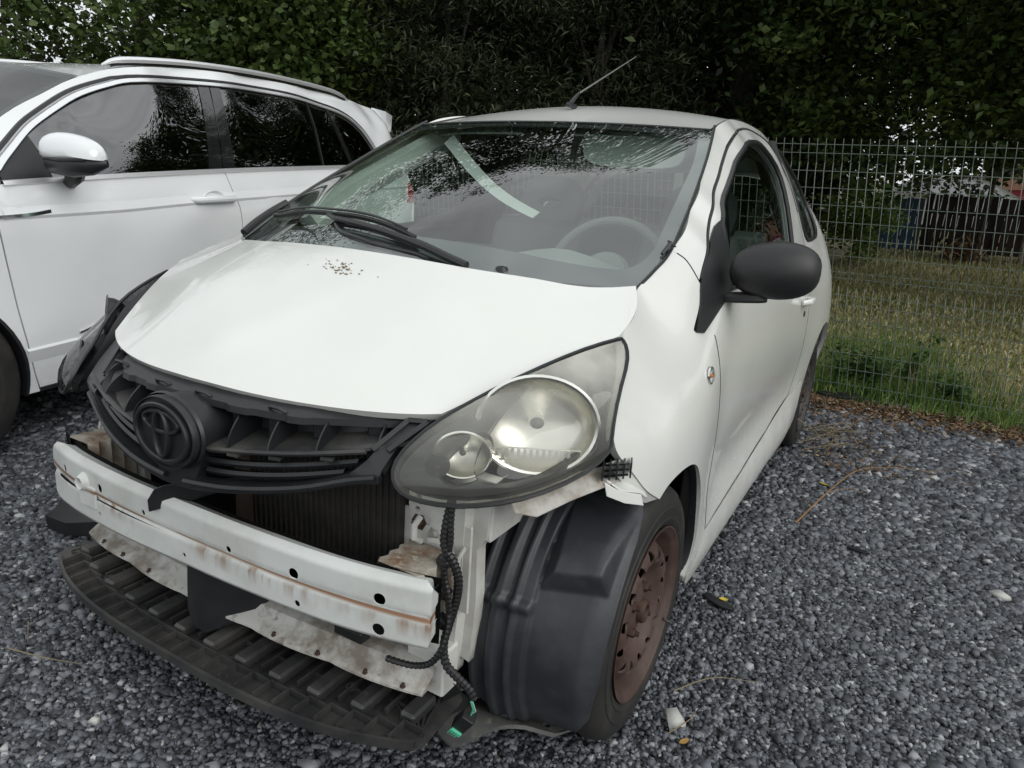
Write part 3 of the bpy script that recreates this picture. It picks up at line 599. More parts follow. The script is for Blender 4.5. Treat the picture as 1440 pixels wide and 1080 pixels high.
# ---- wheels
def tyre_mb(w, R0, rr_, x1):
    """outer side at x1, inner at x1-w"""
    p = [(x1-.012, rr_-.004), (x1-.002, rr_+.006), (x1+.002, rr_+.018), (x1+.0045, rr_+.022), (x1+.0025, rr_+.024), (x1+.003, rr_+.035), (x1+.0045, rr_+.040), (x1+.0045, rr_+.048), (x1+.002, rr_+.050), (x1-.001, R0-.024), (x1-.010, R0-.010), (x1-.022, R0-.003), (x1-.036, R0),
         (x1-.045, R0), (x1-.046, R0-.006), (x1-.051, R0-.006), (x1-.052, R0+.0005), ][:16]
    q = [(2*x1-w-a, b) for a, b in p][::-1]
    mid = [(x1-w/2+.003, R0+.0005), (x1-w/2+.002, R0-.006), (x1-w/2-.002, R0-.006), (x1-w/2-.003, R0+.0005)]
    return MB().lathe(p+mid+q, 72)
def steel_wheel(loc, s, name='wheel', parent=car, RIM=RIM):
    e = empty(name, loc); e.parent = parent
    if s < 0: e.rotation_euler = (0, 0, PI)
    t = tyre_mb(.155, .2785, .185, .0).build('tyre', RUBBER, e)
    rim = MB().lathe([(-.150, .180), (-.145, .188), (-.132, .176), (-.10, .172), (-.05, .166), (-.035, .168), (-.024, .176), (-.012, .178), (-.006, .181), (-.001, .189), (.004, .191), (.004, .188), (.000, .185), (-.004, .178), (-.010, .173), (-.022, .170), (-.032, .163), (-.05, .158)], 64).build('rim', RIM, e)
    prof = TPS([(r, 0, p) for r, p in ((0, -.036), (.03, -.036), (.045, -.040), (.060, -.046), (.075, -.052), (.090, -.040), (.105, -.026), (.120, -.022), (.135, -.027), (.150, -.044), (.160, -.058))] + [(r, .01, p) for r, p in ((0, -.036), (.075, -.052), (.12, -.022), (.16, -.058))])
    def df(u, v):
        r = np.hypot(u, v); rs = np.array([0, .03, .045, .062, .078, .094, .106, .120, .134, .148, .160]); ps = np.array([-.016, -.016, -.020, -.030, -.034, -.022, -.008, -.002, -.006, -.022, -.040])
        x = np.interp(r, rs, ps); x = (np.interp(r-.003, rs, ps)+x+np.interp(r+.003, rs, ps))/3
        return np.stack([x, np.ravel(u), np.ravel(v)], -1)
    holes = []
    for k in range(14):
        A = 2*PI*(k+.5)/14; c_, s_ = math.cos(A), math.sin(A)
        holes.append([(c_*(.124+a)-s_*b, s_*(.124+a)+c_*b) for a, b in circ((0, 0), .0175, 14, ry=.0135)])
    holes.append(circ((0, 0), .027, 16))
    for k in range(4):
        A = 2*PI*(k+.5)/4+.2; holes.append(circ((.050*math.cos(A), .050*math.sin(A)), .0001+.004, 6))
    panel('wheel_disc', circ((0, 0), .160, 60), df, RIM, rim, th=.004, res=.0085, holes=holes, back=True)
    hb = MB().lathe([(-.035, .0265), (-.006, .0262), (-.002, .024), (-.002, .016), (-.010, .014), (-.010, .0001)], 24).build('hub', BOLT, rim)
    for k in range(4):
        A = 2*PI*(k+.5)/4+.2; c_, s_ = .050*math.cos(A), .050*math.sin(A)
        MB().lathe([(-.034, .0115), (-.016, .0115), (-.012, .0095), (-.012, .006), (-.004, .0055), (-.003, .0001)], 6, (0, c_, s_)).build('wheel_nut', BOLT, rim)
    MB().lathe([(-.050, .0001), (-.050, .095), (-.024, .108), (-.020, .138), (-.048, .157), (-.060, .163)], 40).build('hole_shade_backing', UNDER, e)  # black sheet added close behind the wheel disc as shade for its holes
    MB().tube([(-.012, 0, 0)] and [(-.002, .150, -.098), (.006, .157, -.105), (.016, .161, -.108)], [.003, .003, .002], 6).build('tyre_valve', TRIM, rim)
    return e
for s in (1, -1):
    steel_wheel((s*.780, .04, .2795), s); steel_wheel((s*.785, 2.34, .2795), s, RIM=RIMD)

# ---- headlamps
lens_o = joinc(crv([(.676, .868), (.690, .850), (.701, .822), (.711, .766), (.717, .732), (.721, .709), (.722, .690), (.706, .665), (.666, .645), (.617, .633), (.560, .626), (.506, .628), (.473, .638), (.455, .658), (.450, .684), (.462, .716), (.486, .748), (.540, .794), (.591, .831), (.632, .856), (.667, .870)], 4, closed=True))
SURR = mat('grey_lamp_surround', (.045, .046, .045), .4)
def headlamp(s, dx, dy, dz):
    ff = lensf(s, dx, dy, dz); fl = s < 0
    e = empty('headlamp', (0, 0, 0)); e.parent = car
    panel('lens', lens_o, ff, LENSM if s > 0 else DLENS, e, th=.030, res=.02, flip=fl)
    c_ = (.602, .745)
    deep = lambda u, v: ff(u, v)+np.array([-s*.30, .80, -.05])*.060
    panel('lamp_surround', [(.6+(x-.6)*.985, .74+(z-.74)*.985) for x, z in lens_o], ff, SURR if s > 0 else BLACK, e, th=.02, res=.02, flip=fl, lift=-.026,
          holes=[circ((.638, .744), .074, 44, ry=.095), circ((.556, .701), .037, 26, ry=.047)])
    # bowls
    def bowl(uv, r, dep, nm, bulb=True, tilt=0):
        p = Vector(ff(np.array([uv[0]]), np.array([uv[1]]))[0]); n = Vector((s*.50, -.83, .12)).normalized()
        q = n.to_track_quat('X', 'Z')
        b = MB().lathe([(.004, r*1.10), (.008, r*1.05), (.006, r)]+[(-dep*math.sin(PI/2*i/9), r*math.cos(PI/2*i/9)*1.0+.0002) for i in range(1, 10)], 48)
        o = b.build(nm, REFL if s > 0 else TRIM, e); o.location = p-n*.034; o.rotation_mode = 'QUATERNION'; o.rotation_quaternion = q; o.scale = (1, 1.22, 1)
        if bulb:
            MB().tube([(-dep, 0, 0), (-dep*.35, 0, 0)], [r*.16, r*.13], 12).build('bulb', REFL, o)
            MB().lathe([(-dep*.35, r*.13), (-dep*.22, r*.11), (-dep*.15, .0001)], 16).build('bulb_cap', TRIM, o)
        return o
    big = bowl((.634, .742), .083, .060, 'main_reflector')
    mm = MB()
    for k in range(-6, 7): mm.box((-.016+abs(k)*.0008, -.006+k*.0092, -.056), (.004, .0045, .020))
    mm.build('reflector_flutes', REFL, big)
    MB().box((-.014, 0, -.046), (.004, .140, .003), ch=.001).build('reflector_step', REFL, big)
    bowl((.553, .701), .038, .035, 'side_reflector')
    p = Vector(ff(np.array([.524]), np.array([.684]))[0]); n = Vector((s*.55, -.82, .1)).normalized()
    o = MB().lathe([(-.012, .020), (-.004, .0195), (-.004, .016), (.001, .0155), (.001, .011), (.005, .0105), (.005, .006), (.008, .005), (.009, .0001)], 24).build('indicator_bulb', CLEAR, e); o.location = p-n*.014; o.rotation_mode = 'QUATERNION'; o.rotation_quaternion = n.to_track_quat('X', 'Z')
    o2 = MB().lathe([(-.014, .021), (-.010, .021), (-.010, .0001)], 20).build('bulb_holder', SURR, o)
    # housing bucket behind
    bm_ = MB(); ring = np.array(lens_o[::3]); q = ff(ring[:, 0], ring[:, 1]); n_ = len(q)
    ctr = np.array([s*.56+dx, -.10+dy, .74+dz]); A = q+np.array([-s*.008, .022, 0]); B = ctr+(q-ctr)*np.array([.75, .30, .80])+np.array([-s*.02, .05, 0])
    bm_.add([tuple(v) for v in A]+[tuple(v) for v in B], [(i, (i+1) % n_, (i+1) % n_+n_, i+n_) for i in range(n_)]+[tuple(range(n_, 2*n_))])
    bm_.build('lamp_housing', BLACK, e)
    m2 = MB(); m2.tube([tuple(v+np.array([0, .003, 0])) for v in ff(np.array([p[0] for p in lens_o[::2]]), np.array([p[1] for p in lens_o[::2]]))], .0045, 6, closed=True); m2.build('lens_rim', BLACK, e)
    return e
headlamp(1, 0, 0, 0)
headlamp(-1, -.045, .0, -.025)

# ---- bumper beam
def yb(x): return -.499+.071*x**2+.309*x**4
def sag(x): return np.interp(x, [-.58, -.3, 0, .3, .56], [-.024, -.012, -.004, 0, .004])
def beamf(u, v):
    u = np.ravel(u); v = np.ravel(v)
    pr = .008*np.exp(-((v-.4335)/.0045)**2) + .013*np.clip((v-.486)/.015, 0, 1)**2 + .009*np.clip((.380-v)/.010, 0, 1)**2
    pr = pr + .0006*np.sin(u*21)*np.cos(v*60)
    return np.stack([u, yb(u)+pr, v+sag(u)*np.clip((.5-v)/.13, 0, 1)*1.0+sag(u)*.4], -1)
def hol(x, z, r): return circ((x, z), r, 14)
bo = joinc([(-.574, .385), (-.55, .378)]+[(x, .372) for x in np.linspace(-.5, .5, 20)]+[(.553, .376)], [(.556, .425), (.550, .433), (.556, .442), (.556, .494)], [(x, .502) for x in np.linspace(.54, -.50, 22)], [(-.545, .497), (-.566, .478), (-.576, .44)])
bh = [hol(-.478, .458, .0085), hol(-.302, .459, .0095), hol(-.138, .451, .006), hol(.122, .449, .007), hol(.285, .450, .0115), hol(.464, .453, .0115), hol(-.312, .402, .0045), hol(-.01, .397, .005), hol(.293, .393, .0065), hol(.463, .393, .012), hol(-.37, .452, .009)]
beam = panel('bumper_beam', bo, beamf, BEAM, car, th=.040, res=.010, holes=bh, hth=.0025)
_bx = np.linspace(-.572, .552, 30); MB().add([(x, yb(x)+.034, z) for x in _bx for z in (.368+float(sag(x)), .50)], [(i*2, i*2+1, i*2+3, i*2+2) for i in range(29)]).add([(x, yb(x)+.0035, z+float(sag(x))*(1 if z < .4 else .5)) for x in _bx[1:-1] for z in (.3805, .4250)], [(i*2, i*2+1, i*2+3, i*2+2) for i in range(27)]).build('beam_shade_back', UNDER, beam)  # near-black sheets added behind the beam face, standing in for shade in its holes
m_ = MB().lathe([(0, .0095), (-.010, .0105), (-.013, .014), (-.006, .019), (.004, .023), (.006, .023)], 24, axis='y').build('towing_eye_socket', BEAM, beam); m_.location = (-.37, yb(-.37)-.001, .446)
m_ = MB().box((-.352, yb(-.35)-.002, .418), (.06, .006, .05), ch=.002).build('socket_plate', BEAM, beam)
# crush boxes between beam and chassis
for s in (1, -1):
    m_ = MB(); x0, x1 = s*.425, s*.520; V = []
    ys = np.linspace(-.335, -.434, 8)
    for i, y in enumerate(ys):
        k = .004*((-1)**i) if s > 0 else .011*((-1)**i)
        zt = .497+(.004 if s > 0 else .012)*(i % 2); zb = .385
        for x, z in ((x0-s*k, zb-k), (x0-s*k, zt+k*.4), (x1+s*k, zt+k*.4), (x1+s*k, zb-k)): V.append((x, y, z))
    F = [(i*4+j, i*4+(j+1) % 4, (i+1)*4+(j+1) % 4, (i+1)*4+j) for i in range(7) for j in range(4)]
    m_.add(V, F); m_.build('crush_box', GRIME, car, bevel=.002)
    m_ = MB().box((s*.475, -.325, .47), (.155, .006, .175), ch=.002).build('mounting_flange', BARE, car)
    MB().lathe([(-.012, .0001), (-.012, .010), (-.002, .011), (-.001, .017), (0, .017)], 6, (s*.438, -.329, .535), axis='y').build('flange_bolt', BOLT, m_)
    MB().lathe([(-.010, .0001), (-.010, .009), (-.001, .010), (-.001, .015), (0, .015)], 6, (s*.472, -.329, .522), axis='y').build('flange_bolt', ZINC, m_)

# ---- front structure (radiator support, members)
def plate(name, poly, y, th, m, parent=car, holes=(), bev=0, res=.03):
    """vertical sheet facing forward, polygon in (x, z)"""
    return panel(name, poly, lambda u, v: np.stack([np.ravel(u), np.full(np.size(u), y), np.ravel(v)], -1), m, parent, th=th, res=res, holes=holes, back=True)
for s in (1, -1):
    poly = [(.414, .62), (.414, .565), (.420, .50), (.43, .44), (.432, .265), (.452, .226), (.520, .232), (.528, .30), (.535, .42), (.538, .60), (.538, .64)]
    hs = [circ((.436, .585), .006, 10), circ((.434, .560), .006, 10), [(.440, .533), (.442, .552), (.462, .552), (.464, .536)], [(.486, .556), (.502, .556), (.500, .546)]]
    o = plate('radiator_support', sx(poly, s), -.330, .05, BARE, holes=[sx(h, s) for h in hs], res=.02)
    plate('support_web', sx([(.50, .64), (.50, .30), (.512, .27), (.545, .262), (.552, .40), (.548, .50), (.566, .53), (.575, .64)], s), -.300, .03, BARE)
    m_ = MB().box((s*.553, -.19, .575), (.035, .20, .12), ch=.004).build('chassis_rail', BARE, car)
    m_ = MB().tube([(s*.452, -.345, .555), (s*.452, -.362, .545), (s*.452, -.362, .52), (s*.455, -.345, .508)], .006, 8).build('hook', BARE, o)
    plate('fork_bracket', sx(circ((.488, .47), .052, 16, PI*.05, PI*.62)+circ((.488, .47), .044, 16, PI*.62, PI*.05), s), -.345, .004, BARE, parent=o)
    MB().tube([(s*.545, -.335, .52), (s*.538, -.345, .50), (s*.534, -.345, .41), (s*.528, -.340, .385)], .0045, 6).build('support_edge', BARE, o)
    # angled gusset beside the headlamp
    m_ = MB().add([(s*.572, -.29, .64), (s*.562, -.29, .53), (s*.572, -.20, .52), (s*.58, -.20, .64)], [(0, 1, 2, 3)]).build('inner_gusset', BARE, car)
    # lower foot block
    m_ = MB().box((s*.492, -.345, .268), (.085, .05, .095), ch=.004).build('support_foot', PAINTD, car)
plate('inner_baffle', [(.404, .62), (.404, .26), (.43, .26), (.43, .62)], -.318, .01, UNDER)
rad = plate('radiator', [(.016, .33), (.016, .70), (.404, .70), (.404, .33)], -.345, .03, RAD, res=.08)
m_ = MB()
for k in range(26): m_.box((.024+k*.0148, -.3475, .515), (.0018, .005, .37))
m_.build('radiator_fins', RAD, rad)
plate('radiator_tank', [(-.035, .30), (-.035, .70), (.013, .70), (.013, .30)], -.352, .05, mat('brown_stained_tank', (.045, .026, .018), .7, noise=(20, (.07, .045, .03), .4, .7)), parent=rad)
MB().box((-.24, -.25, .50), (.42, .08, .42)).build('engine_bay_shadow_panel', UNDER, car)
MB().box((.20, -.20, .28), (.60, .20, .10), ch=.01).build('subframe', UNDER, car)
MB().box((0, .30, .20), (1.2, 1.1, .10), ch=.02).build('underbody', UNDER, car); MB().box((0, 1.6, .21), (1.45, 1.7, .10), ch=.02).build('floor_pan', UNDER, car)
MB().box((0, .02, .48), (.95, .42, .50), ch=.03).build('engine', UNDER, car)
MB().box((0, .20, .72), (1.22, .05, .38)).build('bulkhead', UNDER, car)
# pressed lower crossmember with scalloped flange
def yl(x): return -.395-.035*(1-(x/.5)**2)
V = []; n_ = 56
for i in range(n_+1):
    x = -.50+1.02*i/n_; y = yl(x); sc_ = .009*abs(math.sin(i*.28))**.7
    for dy, z in ((.085, .286), (.030, .288), (.014, .282), (.008, .270), (-.008, .262), (-.026-sc_, .254), (-.026-sc_, .249), (.02, .255)): V.append((x, y+dy*(1 if dy > 0 else .8), z))
F = [(i*8+k, i*8+k+1, (i+1)*8+k+1, (i+1)*8+k) for i in range(n_) for k in range(7)]
xm = MB().add(V, F).build('lower_crossmember', mat('grimy_white_steel', (.52, .51, .48), .5, noise=(9, (.22, .19, .155), .46, .60), dirt=(30, (.12, .085, .06), .56, .72)), car)
for x in (-.42, -.33, -.22, .05, .18, .29, .40, .48):
    MB().lathe([(.0, .0001), (.0, .0035), (-.005, .004), (-.005, .006), (-.007, .0065)], 6, (x, yl(x)-.020, .262), axis='z').build('flange_bolt', BOLT, xm)
for x, w in ((.10, .06), (.36, .07)): MB().box((x, -.42, .325), (w, .03, .026), ch=.005).build('rubber_mount', CABLE, xm)

# ---- black baffle plates hanging in front
def slab(name, pts, thick, m, parent=car, bev=.002):
    """planar polygon in 3D, extruded along its normal"""
    P = [Vector(p) for p in pts]; n = (P[1]-P[0]).cross(P[2]-P[1]).normalized()*thick; k = len(P)
    return MB().add(P+[p+n for p in P], [tuple(range(k)), tuple(range(k, 2*k))[::-1]]+[(i, (i+1) % k, (i+1) % k+k, i+k) for i in range(k)]).build(name, m, parent, bevel=bev)
slab('lower_baffle', [(-.018, -.482, .372), (-.016, -.488, .27), (.0, -.488, .232), (.028, -.482, .222), (.055, -.44, .232), (.115, -.40, .275), (.130, -.40, .37), (.06, -.43, .385)], .008, BLACK)
slab('upper_baffle', [(-.100, -.510, .462), (-.102, -.510, .488), (-.085, -.505, .515), (-.060, -.50, .528), (.10, -.40, .56), (.045, -.43, .525), (-.010, -.465, .500)], .006, BLACK)

# ---- splash panel under the nose
def ysf(x): return -.556+.088*x**2+.70*x**4
def spl(u, v): return np.stack([np.ravel(u), np.ravel(v), np.full(np.size(u), .192)], -1)
so_ = joinc([(x, ysf(x)) for x in np.linspace(-.545, .545, 28)], [(.556, -.455), (.548, -.32), (.50, -.275)], [(.50, -.275), (-.50, -.30), (-.545, -.335), (-.580, -.430), (-.565, -.455)])
sp = panel('splash_panel', so_, spl, DUSTY, car, th=.004, res=.05)
# upturned rim
V = []; xs_ = np.linspace(-.575, .558, 40)
rimp = [(x, max(ysf(x), ysf(x))) for x in np.linspace(-.545, .545, 40)]
MBr = MB(); n_ = len(rimp)
V = [(x, y, .186) for x, y in rimp]+[(x, y-.001, .204) for x, y in rimp]+[(x, y+.006, .204) for x, y in rimp]+[(x, y+.006, .186) for x, y in rimp]
MBr.add(V, [(i+a*n_, i+1+a*n_, i+1+((a+1) % 4)*n_, i+((a+1) % 4)*n_) for i in range(n_-1) for a in range(4)]).build('panel_rim', DUSTY, sp)
for i in range(23):     # raised ribs running fore and aft, flat pads between
    x = -.50+i*.0455; yf = ysf(x)+.012; yr = min(-.34, yl(x)+.03) if abs(x) < .5 else -.36
    b = MB()
    if i % 2 == 0:
        y0 = yf+.045; b.box((x, (y0+yr)/2, .203), (.034, yr-y0, .026), ch=.005)
    else:
        b.box((x, (yf+.06+yr)/2, .198), (.004, yr-yf-.06, .020)); b.box((x+.012, (yf+yr)/2+.03, .196), (.024, .003, .016))
    b.build('rib', DUSTY, sp)
    MB().box((x, yf+.018, .199), (.003, .044, .018)).box((x+.0225, yf+.040, .199), (.044, .003, .018)).build('rib', DUSTY, sp)
for s in (1, -1):
    for k in range(4):
        b = MB(); a = Vector((s*.54, -.44, .192)); e_ = Vector((s*(.44+.02*k), -.40+.035*k, .192)); d = e_-a; L_ = d.length; rt = d.to_track_quat('X', 'Z').to_matrix()
        b.box((a+e_)/2, (L_, .004, .014), rot=rt).build('corner_rib', DUSTY, sp)
for x, y in ((-.545, -.42), (.53, -.30), (-.35, -.46), (.36, -.42)): MB().lathe([(0, .012), (.003, .011), (.003, .007), (.0, .006), (0, .0001)], 16, (x, y, .2), axis='z').build('fixing_boss', DUSTY, sp)

# ---- undertray bracket and wheel liner (left)
br = panel('undertray_bracket', joinc([(.505, -.335), (.545, -.345), (.56, -.335), (.645, -.235), (.70, -.215), (.725, -.18), (.712, -.165), (.66, -.17), (.635, -.13), (.585, -.12), (.52, -.20), (.50, -.26)]), lambda u, v: np.stack([np.ravel(u), np.ravel(v), .118+.05*(np.ravel(u)-.6)+.012*np.sin(np.ravel(v)*40)], -1), mat('scuffed_grey_plastic', (.075, .078, .082), .5, noise=(12, (.13, .125, .11), .4, .7), dirt=(40, (.24, .21, .17), .55, .75)), car, th=.008, res=.02, holes=[circ((.598, -.225), .017, 16), circ((.565, -.215), .007, 10), circ((.675, -.198), .008, 12)], back=True)
MB().lathe([(0, .008), (.004, .009), (.004, .014), (0, .0145)], 16, (.675, -.198, .125), axis='z').build('bolt_eye', ZINC, br)
slab('fold_flap', [(.50, -.335, .13), (.52, -.35, .19), (.535, -.335, .235), (.545, -.29, .17), (.53, -.27, .13)], .005, BLACK, parent=br)
def liner(s):
    e = []
    def lf(u, v):   # u = x across, v = angle in degrees from straight ahead, rising over the wheel
        u = np.ravel(u); A = np.radians(np.ravel(v)); rr_ = .316-.010*smooth(.60, .72, u)+.012*np.clip(1.6-np.abs(u-.578)/.010, 0, 1)+.010*np.clip(1.5-np.abs(u-.538)/.008, 0, 1)+.008*np.clip(1.5-np.abs(u-.612)/.006, 0, 1)-.010*smooth(.640, .648, u)
        rr_ = rr_+.010*np.clip(1.6-np.abs(np.ravel(v)-20.5)/1.6, 0, 1)*(u < .645)
        # raised wedge on the outer shoulder
        vv_ = np.ravel(v); wz = np.clip(np.minimum.reduce([(u-.645)/.030, (.772-u)/.012, (vv_-28-(u-.65)*40)/5.5, (66-vv_)/26]), 0, 1)
        rr_ = rr_+.034*wz
        rr_ = rr_-.022*smooth(.745, .80, u)
        return np.stack([s*u, .04-np.cos(A)*rr_, .28+np.sin(A)*rr_], -1)
    L_ = np.array([(-30, .56), (-26, .55), (-12, .530), (5, .515), (28, .505), (50, .49), (76, .50)]); R_ = np.array([(-30, .70), (-27, .745), (-18, .772), (0, .785), (25, .79), (42, .789), (58, .785), (70, .775), (76, .76)])
    nu, nv = 110, 120; V = []
    for v in np.linspace(-30, 76, nv):
        a_, b_ = np.interp(v, L_[:, 0], L_[:, 1]), np.interp(v, R_[:, 0], R_[:, 1]); us = np.linspace(a_, b_, nu); V += lf(us, np.full(nu, v)).tolist()
    i = np.arange(nu*nv).reshape(nv, nu); F = np.stack([i[:-1, :-1], i[:-1, 1:], i[1:, 1:], i[1:, :-1]], -1).reshape(-1, 4)
    if s < 0: F = F[:, ::-1]
    me = bpy.data.meshes.new('wheel_liner'); me.from_pydata(V, [], F.tolist()); me.update(); me.polygons.foreach_set('use_smooth', [True]*len(me.polygons)); me.set_sharp_from_angle(angle=R(50))
    o = link('wheel_liner', me, LINER, car); sm = o.modifiers.new('thickness', 'SOLIDIFY'); sm.thickness = .003; sm.offset = -1
    return o
lin = liner(1); liner(-1)

# ---- torn fender bracket behind the headlamp
slab('torn_bracket', [(.690, -.135, .636), (.722, -.150, .634), (.745, -.128, .610), (.770, -.085, .598), (.772, -.045, .572), (.758, -.03, .585), (.735, -.06, .612), (.700, -.09, .640)], .004, PAINT)
slab('bracket_lip', [(.722, -.155, .633), (.727, -.150, .605), (.755, -.125, .590), (.778, -.080, .575), (.772, -.085, .598), (.745, -.128, .612)], .003, PAINT)
m_ = MB()
for k in range(5): m_.box((.716+k*.009, -.150+k*.012, .652), (.003, .030, .030), rot=Matrix.Rotation(R(20), 3, 'Z')); 
for k in range(3): m_.box((.734, -.128, .640+k*.011), (.050, .004, .003), rot=Matrix.Rotation(R(50), 3, 'Z'))
m_.build('broken_lattice_clip', BLACK, car)
slab('lamp_support_bracket', [(.600, -.30, .625), (.625, -.31, .600), (.655, -.285, .592), (.69, -.22, .610), (.735, -.13, .625), (.71, -.12, .65), (.64, -.22, .64)], .004, mat('grimy_bracket', (.50, .49, .45), .5, noise=(20, (.25, .20, .15), .4, .65)))
V = side(1)(np.array([p[0] for p in lens_edge[-12:]]), np.array([p[1] for p in lens_edge[-12:]])); n_ = len(V)
MB().add([tuple(v+np.array([-.004, -.001, 0])) for v in V]+[tuple(v+np.array([-.020, -.028, -.004])) for v in V], [(i, i+1, i+1+n_, i+n_) for i in range(n_-1)]).build('fender_flange', PAINTD, car)
# ================================================================ grille carrier
def yg(x): return -.536+.65*x**2-.317*x**4
X0 = .035
def shz(x): return .655+.26*(x-X0)**2
gr = empty('grille_carrier'); gr.parent = car
def gy(x, z): return yg(x)+1.1*smooth(.28, .385, np.abs(x-X0))*np.clip(z-.66, 0, 1)
def gf(u, v): u = np.ravel(u); v = np.ravel(v); return np.stack([u, gy(u, v)+.10*np.clip(v-.665, 0, 1), v], -1)
low = [(-.405, .655), (-.33, .622), (-.239, .596), (-.099, .576), (.037, .566), (.171, .582), (.292, .606), (.376, .632), (.424, .640)]
capR = [(.424, .640), (.426, .664), (.428, .700), (.461, .740), (.430, .742), (.408, .715), (.402, .700)]
capL = [(-.375, .712), (-.395, .728), (-.44, .738), (-.478, .730), (-.462, .690), (-.425, .664), (-.405, .655)]
go = joinc(crv(low, 4), capR[1:], crv([(.402, .700), (.268, .676), (.129, .660)], 4), [(.12, .66), (-.05, .66)], crv([(-.06, .660), (-.20, .678), (-.335, .705), (-.375, .712)], 4), capL[1:])
def mir(L): return [(2*X0-x, z) for x, z in L][::-1]
op = joinc(crv([(.112, .650), (.268, .670), (.400, .690)], 4), crv([(.400, .690), (.392, .670), (.365, .648), (.267, .616), (.126, .594), (.085, .590)], 4), [(.085, .592)])
face = panel('grille_frame', go, gf, BLACK, gr, th=.022, res=.016, holes=[op, mir(op)], back=True)
for sgn in (1, -1):
    q = (lambda x: x) if sgn > 0 else (lambda x: 2*X0-x)
    for k, (za, zb, xa, xb) in enumerate(((.630, .672, .10, .385), (.610, .650, .10, .362))):
        V = []; n_ = 20
        for i in range(n_+1):
            t = i/n_; x = q(xa+(xb-xa)*t); z = za+(zb-za)*t**1.6; y = yg(x)+.012
            V += [(x, y, z+.006), (x, y-.004, z), (x, y, z-.006), (x, y+.028, z-.002)]
        MB().add(V, [(i*4+j, i*4+(j+1) % 4, (i+1)*4+(j+1) % 4, (i+1)*4+j) for i in range(n_) for j in range(4)]).build('grille_slat', BLACK, gr)
    # rolled lip along the lower edge
    MB().tube([(q(x), yg(q(x))-.004, z+.012) for x, z in crv([(.06, .572), (.171, .582), (.292, .604), (.376, .630), (.42, .640)], 4)], .006, 6).build('grille_lip', BLACK, gr)
    MB().tube([(q(x), yg(q(x))+.002, z) for x, z in crv([(.115, .657), (.268, .674), (.402, .696)], 4)], .005, 6).build('grille_lip', DUSTY, gr)
# shelf, back wall and top plate
V = []; xs_ = np.linspace(-.405, .46, 44)
for x in xs_:
    z = shz(x); y = float(gy(x, z)); V += [(x, y+.004, z+.006), (x, y+.095, z+.022), (x, y+.095, z+.019), (x, y+.004, z+.000)]
MB().add(V, [(i*4+j, i*4+(j+1) % 4, (i+1)*4+(j+1) % 4, (i+1)*4+j) for i in range(43) for j in range(4)]).build('grille_shelf', DUSTY, gr)
V = []
for x in xs_:
    z = shz(x); y = float(gy(x, z)); V += [(x, y+.088, z+.02), (x, y+.10, .745)]
MB().add(V, [(i*2, i*2+1, i*2+3, i*2+2) for i in range(43)]).build('grille_back', BLACK, gr)
V = []
for i, x in enumerate(np.linspace(-.43, .455, 92)):
    j = .006*(math.sin(i*.55) > .3); zt = .737-.02*abs(x-X0); y = yg(x)+.055*float(smooth(.22, .40, abs(x-X0)))
    V += [(x, y+.036-j, zt), (x, y+.034-j, zt-.012), (x, y+.15, zt+.022)]
MB().add(V, [(i*3+k, i*3+k+1, i*3+k+4, i*3+k+3) for i in range(91) for k in (0, 1)]+[(i*3+2, i*3, i*3+3, i*3+5) for i in range(91)]).build('upper_plate', BLACK, gr)
for x in (-.33, -.235, -.135, .155, .235, .320, .400):       # curved webs
    z = shz(x)+.004; y = float(gy(x, z)); hh_ = .728-z; kx = hh_/.078; c_ = [(a, b*kx) for a, b in crv([(0, 0), (.006, .022), (.018, .045), (.038, .070), (.050, .078)], 3)]
    poly = [(a, b) for a, b in c_]+[(.096, hh_), (.096, .012)]
    dx = .22*(x-X0)+(.012 if x < 0 else 0)
    n_ = len(poly); Vv = [(x+dx*0-a*.5*(x-X0)*2, y+a, z+b) for a, b in poly]; Vv += [(p[0]+.0035, p[1], p[2]) for p in Vv]
    MB().add(Vv, [tuple(range(n_)), tuple(range(n_, 2*n_))[::-1]]+[(i, (i+1) % n_, (i+1) % n_+n_, i+n_) for i in range(n_)]).build('grille_fin', BLACK, gr)
for x, w in ((-.28, .030), (-.185, .028), (-.085, .03), (.130, .040), (.200, .028), (.285, .030), (.365, .028), (.43, .02)):
    zb_ = shz(x)+.015; y = float(gy(x, zb_))+.072; MB().box((x, y, (zb_+.732)/2), (w, .030, .732-zb_), rot=Matrix.Rotation(math.atan(1.3*x*.8), 3, 'Z'), ch=.003).build('grille_pillar', BLACK, gr)
for x in (-.30, -.21, .17, .25, .34): MB().box((x, yg(x)+.003, shz(x)-.004), (.022, .012, .005), rot=Matrix.Rotation(math.atan(1.3*x), 3, 'Z')).build('clip_tab', DUSTY, gr)
for x, dz in ((-.055, .738), (.06, .738), (.22, .735), (-.24, .735)):
    MB().tube([(x-.020, yg(x)+.046, dz), (x-.012, yg(x)+.040, dz+.006), (x+.012, yg(x)+.040, dz+.006), (x+.020, yg(x)+.046, dz)], .0035, 5).build('clip_tab', BLACK, gr)
# end bracket beside each lamp, open rectangular window
def endb(s_):
    cx = X0+s_*(.448-X0)
    P = [(cx-s_*.052, .690), (cx-s_*.030, .690), (cx+s_*.005, .733), (cx-s_*.026, .733)]
    MB().tube([(P[0][0], float(gy(*P[0])), P[0][1]), (P[3][0], float(gy(*P[3])), P[3][1])], .006, 4).tube([(P[1][0], float(gy(*P[1])), P[1][1]), (P[2][0], float(gy(*P[2])), P[2][1])], .006, 4).tube([(P[2][0], float(gy(*P[2])), P[2][1]), (P[3][0], float(gy(*P[3])), P[3][1])], .006, 4).build('end_bracket', BLACK, gr)
endb(1); endb(-1)
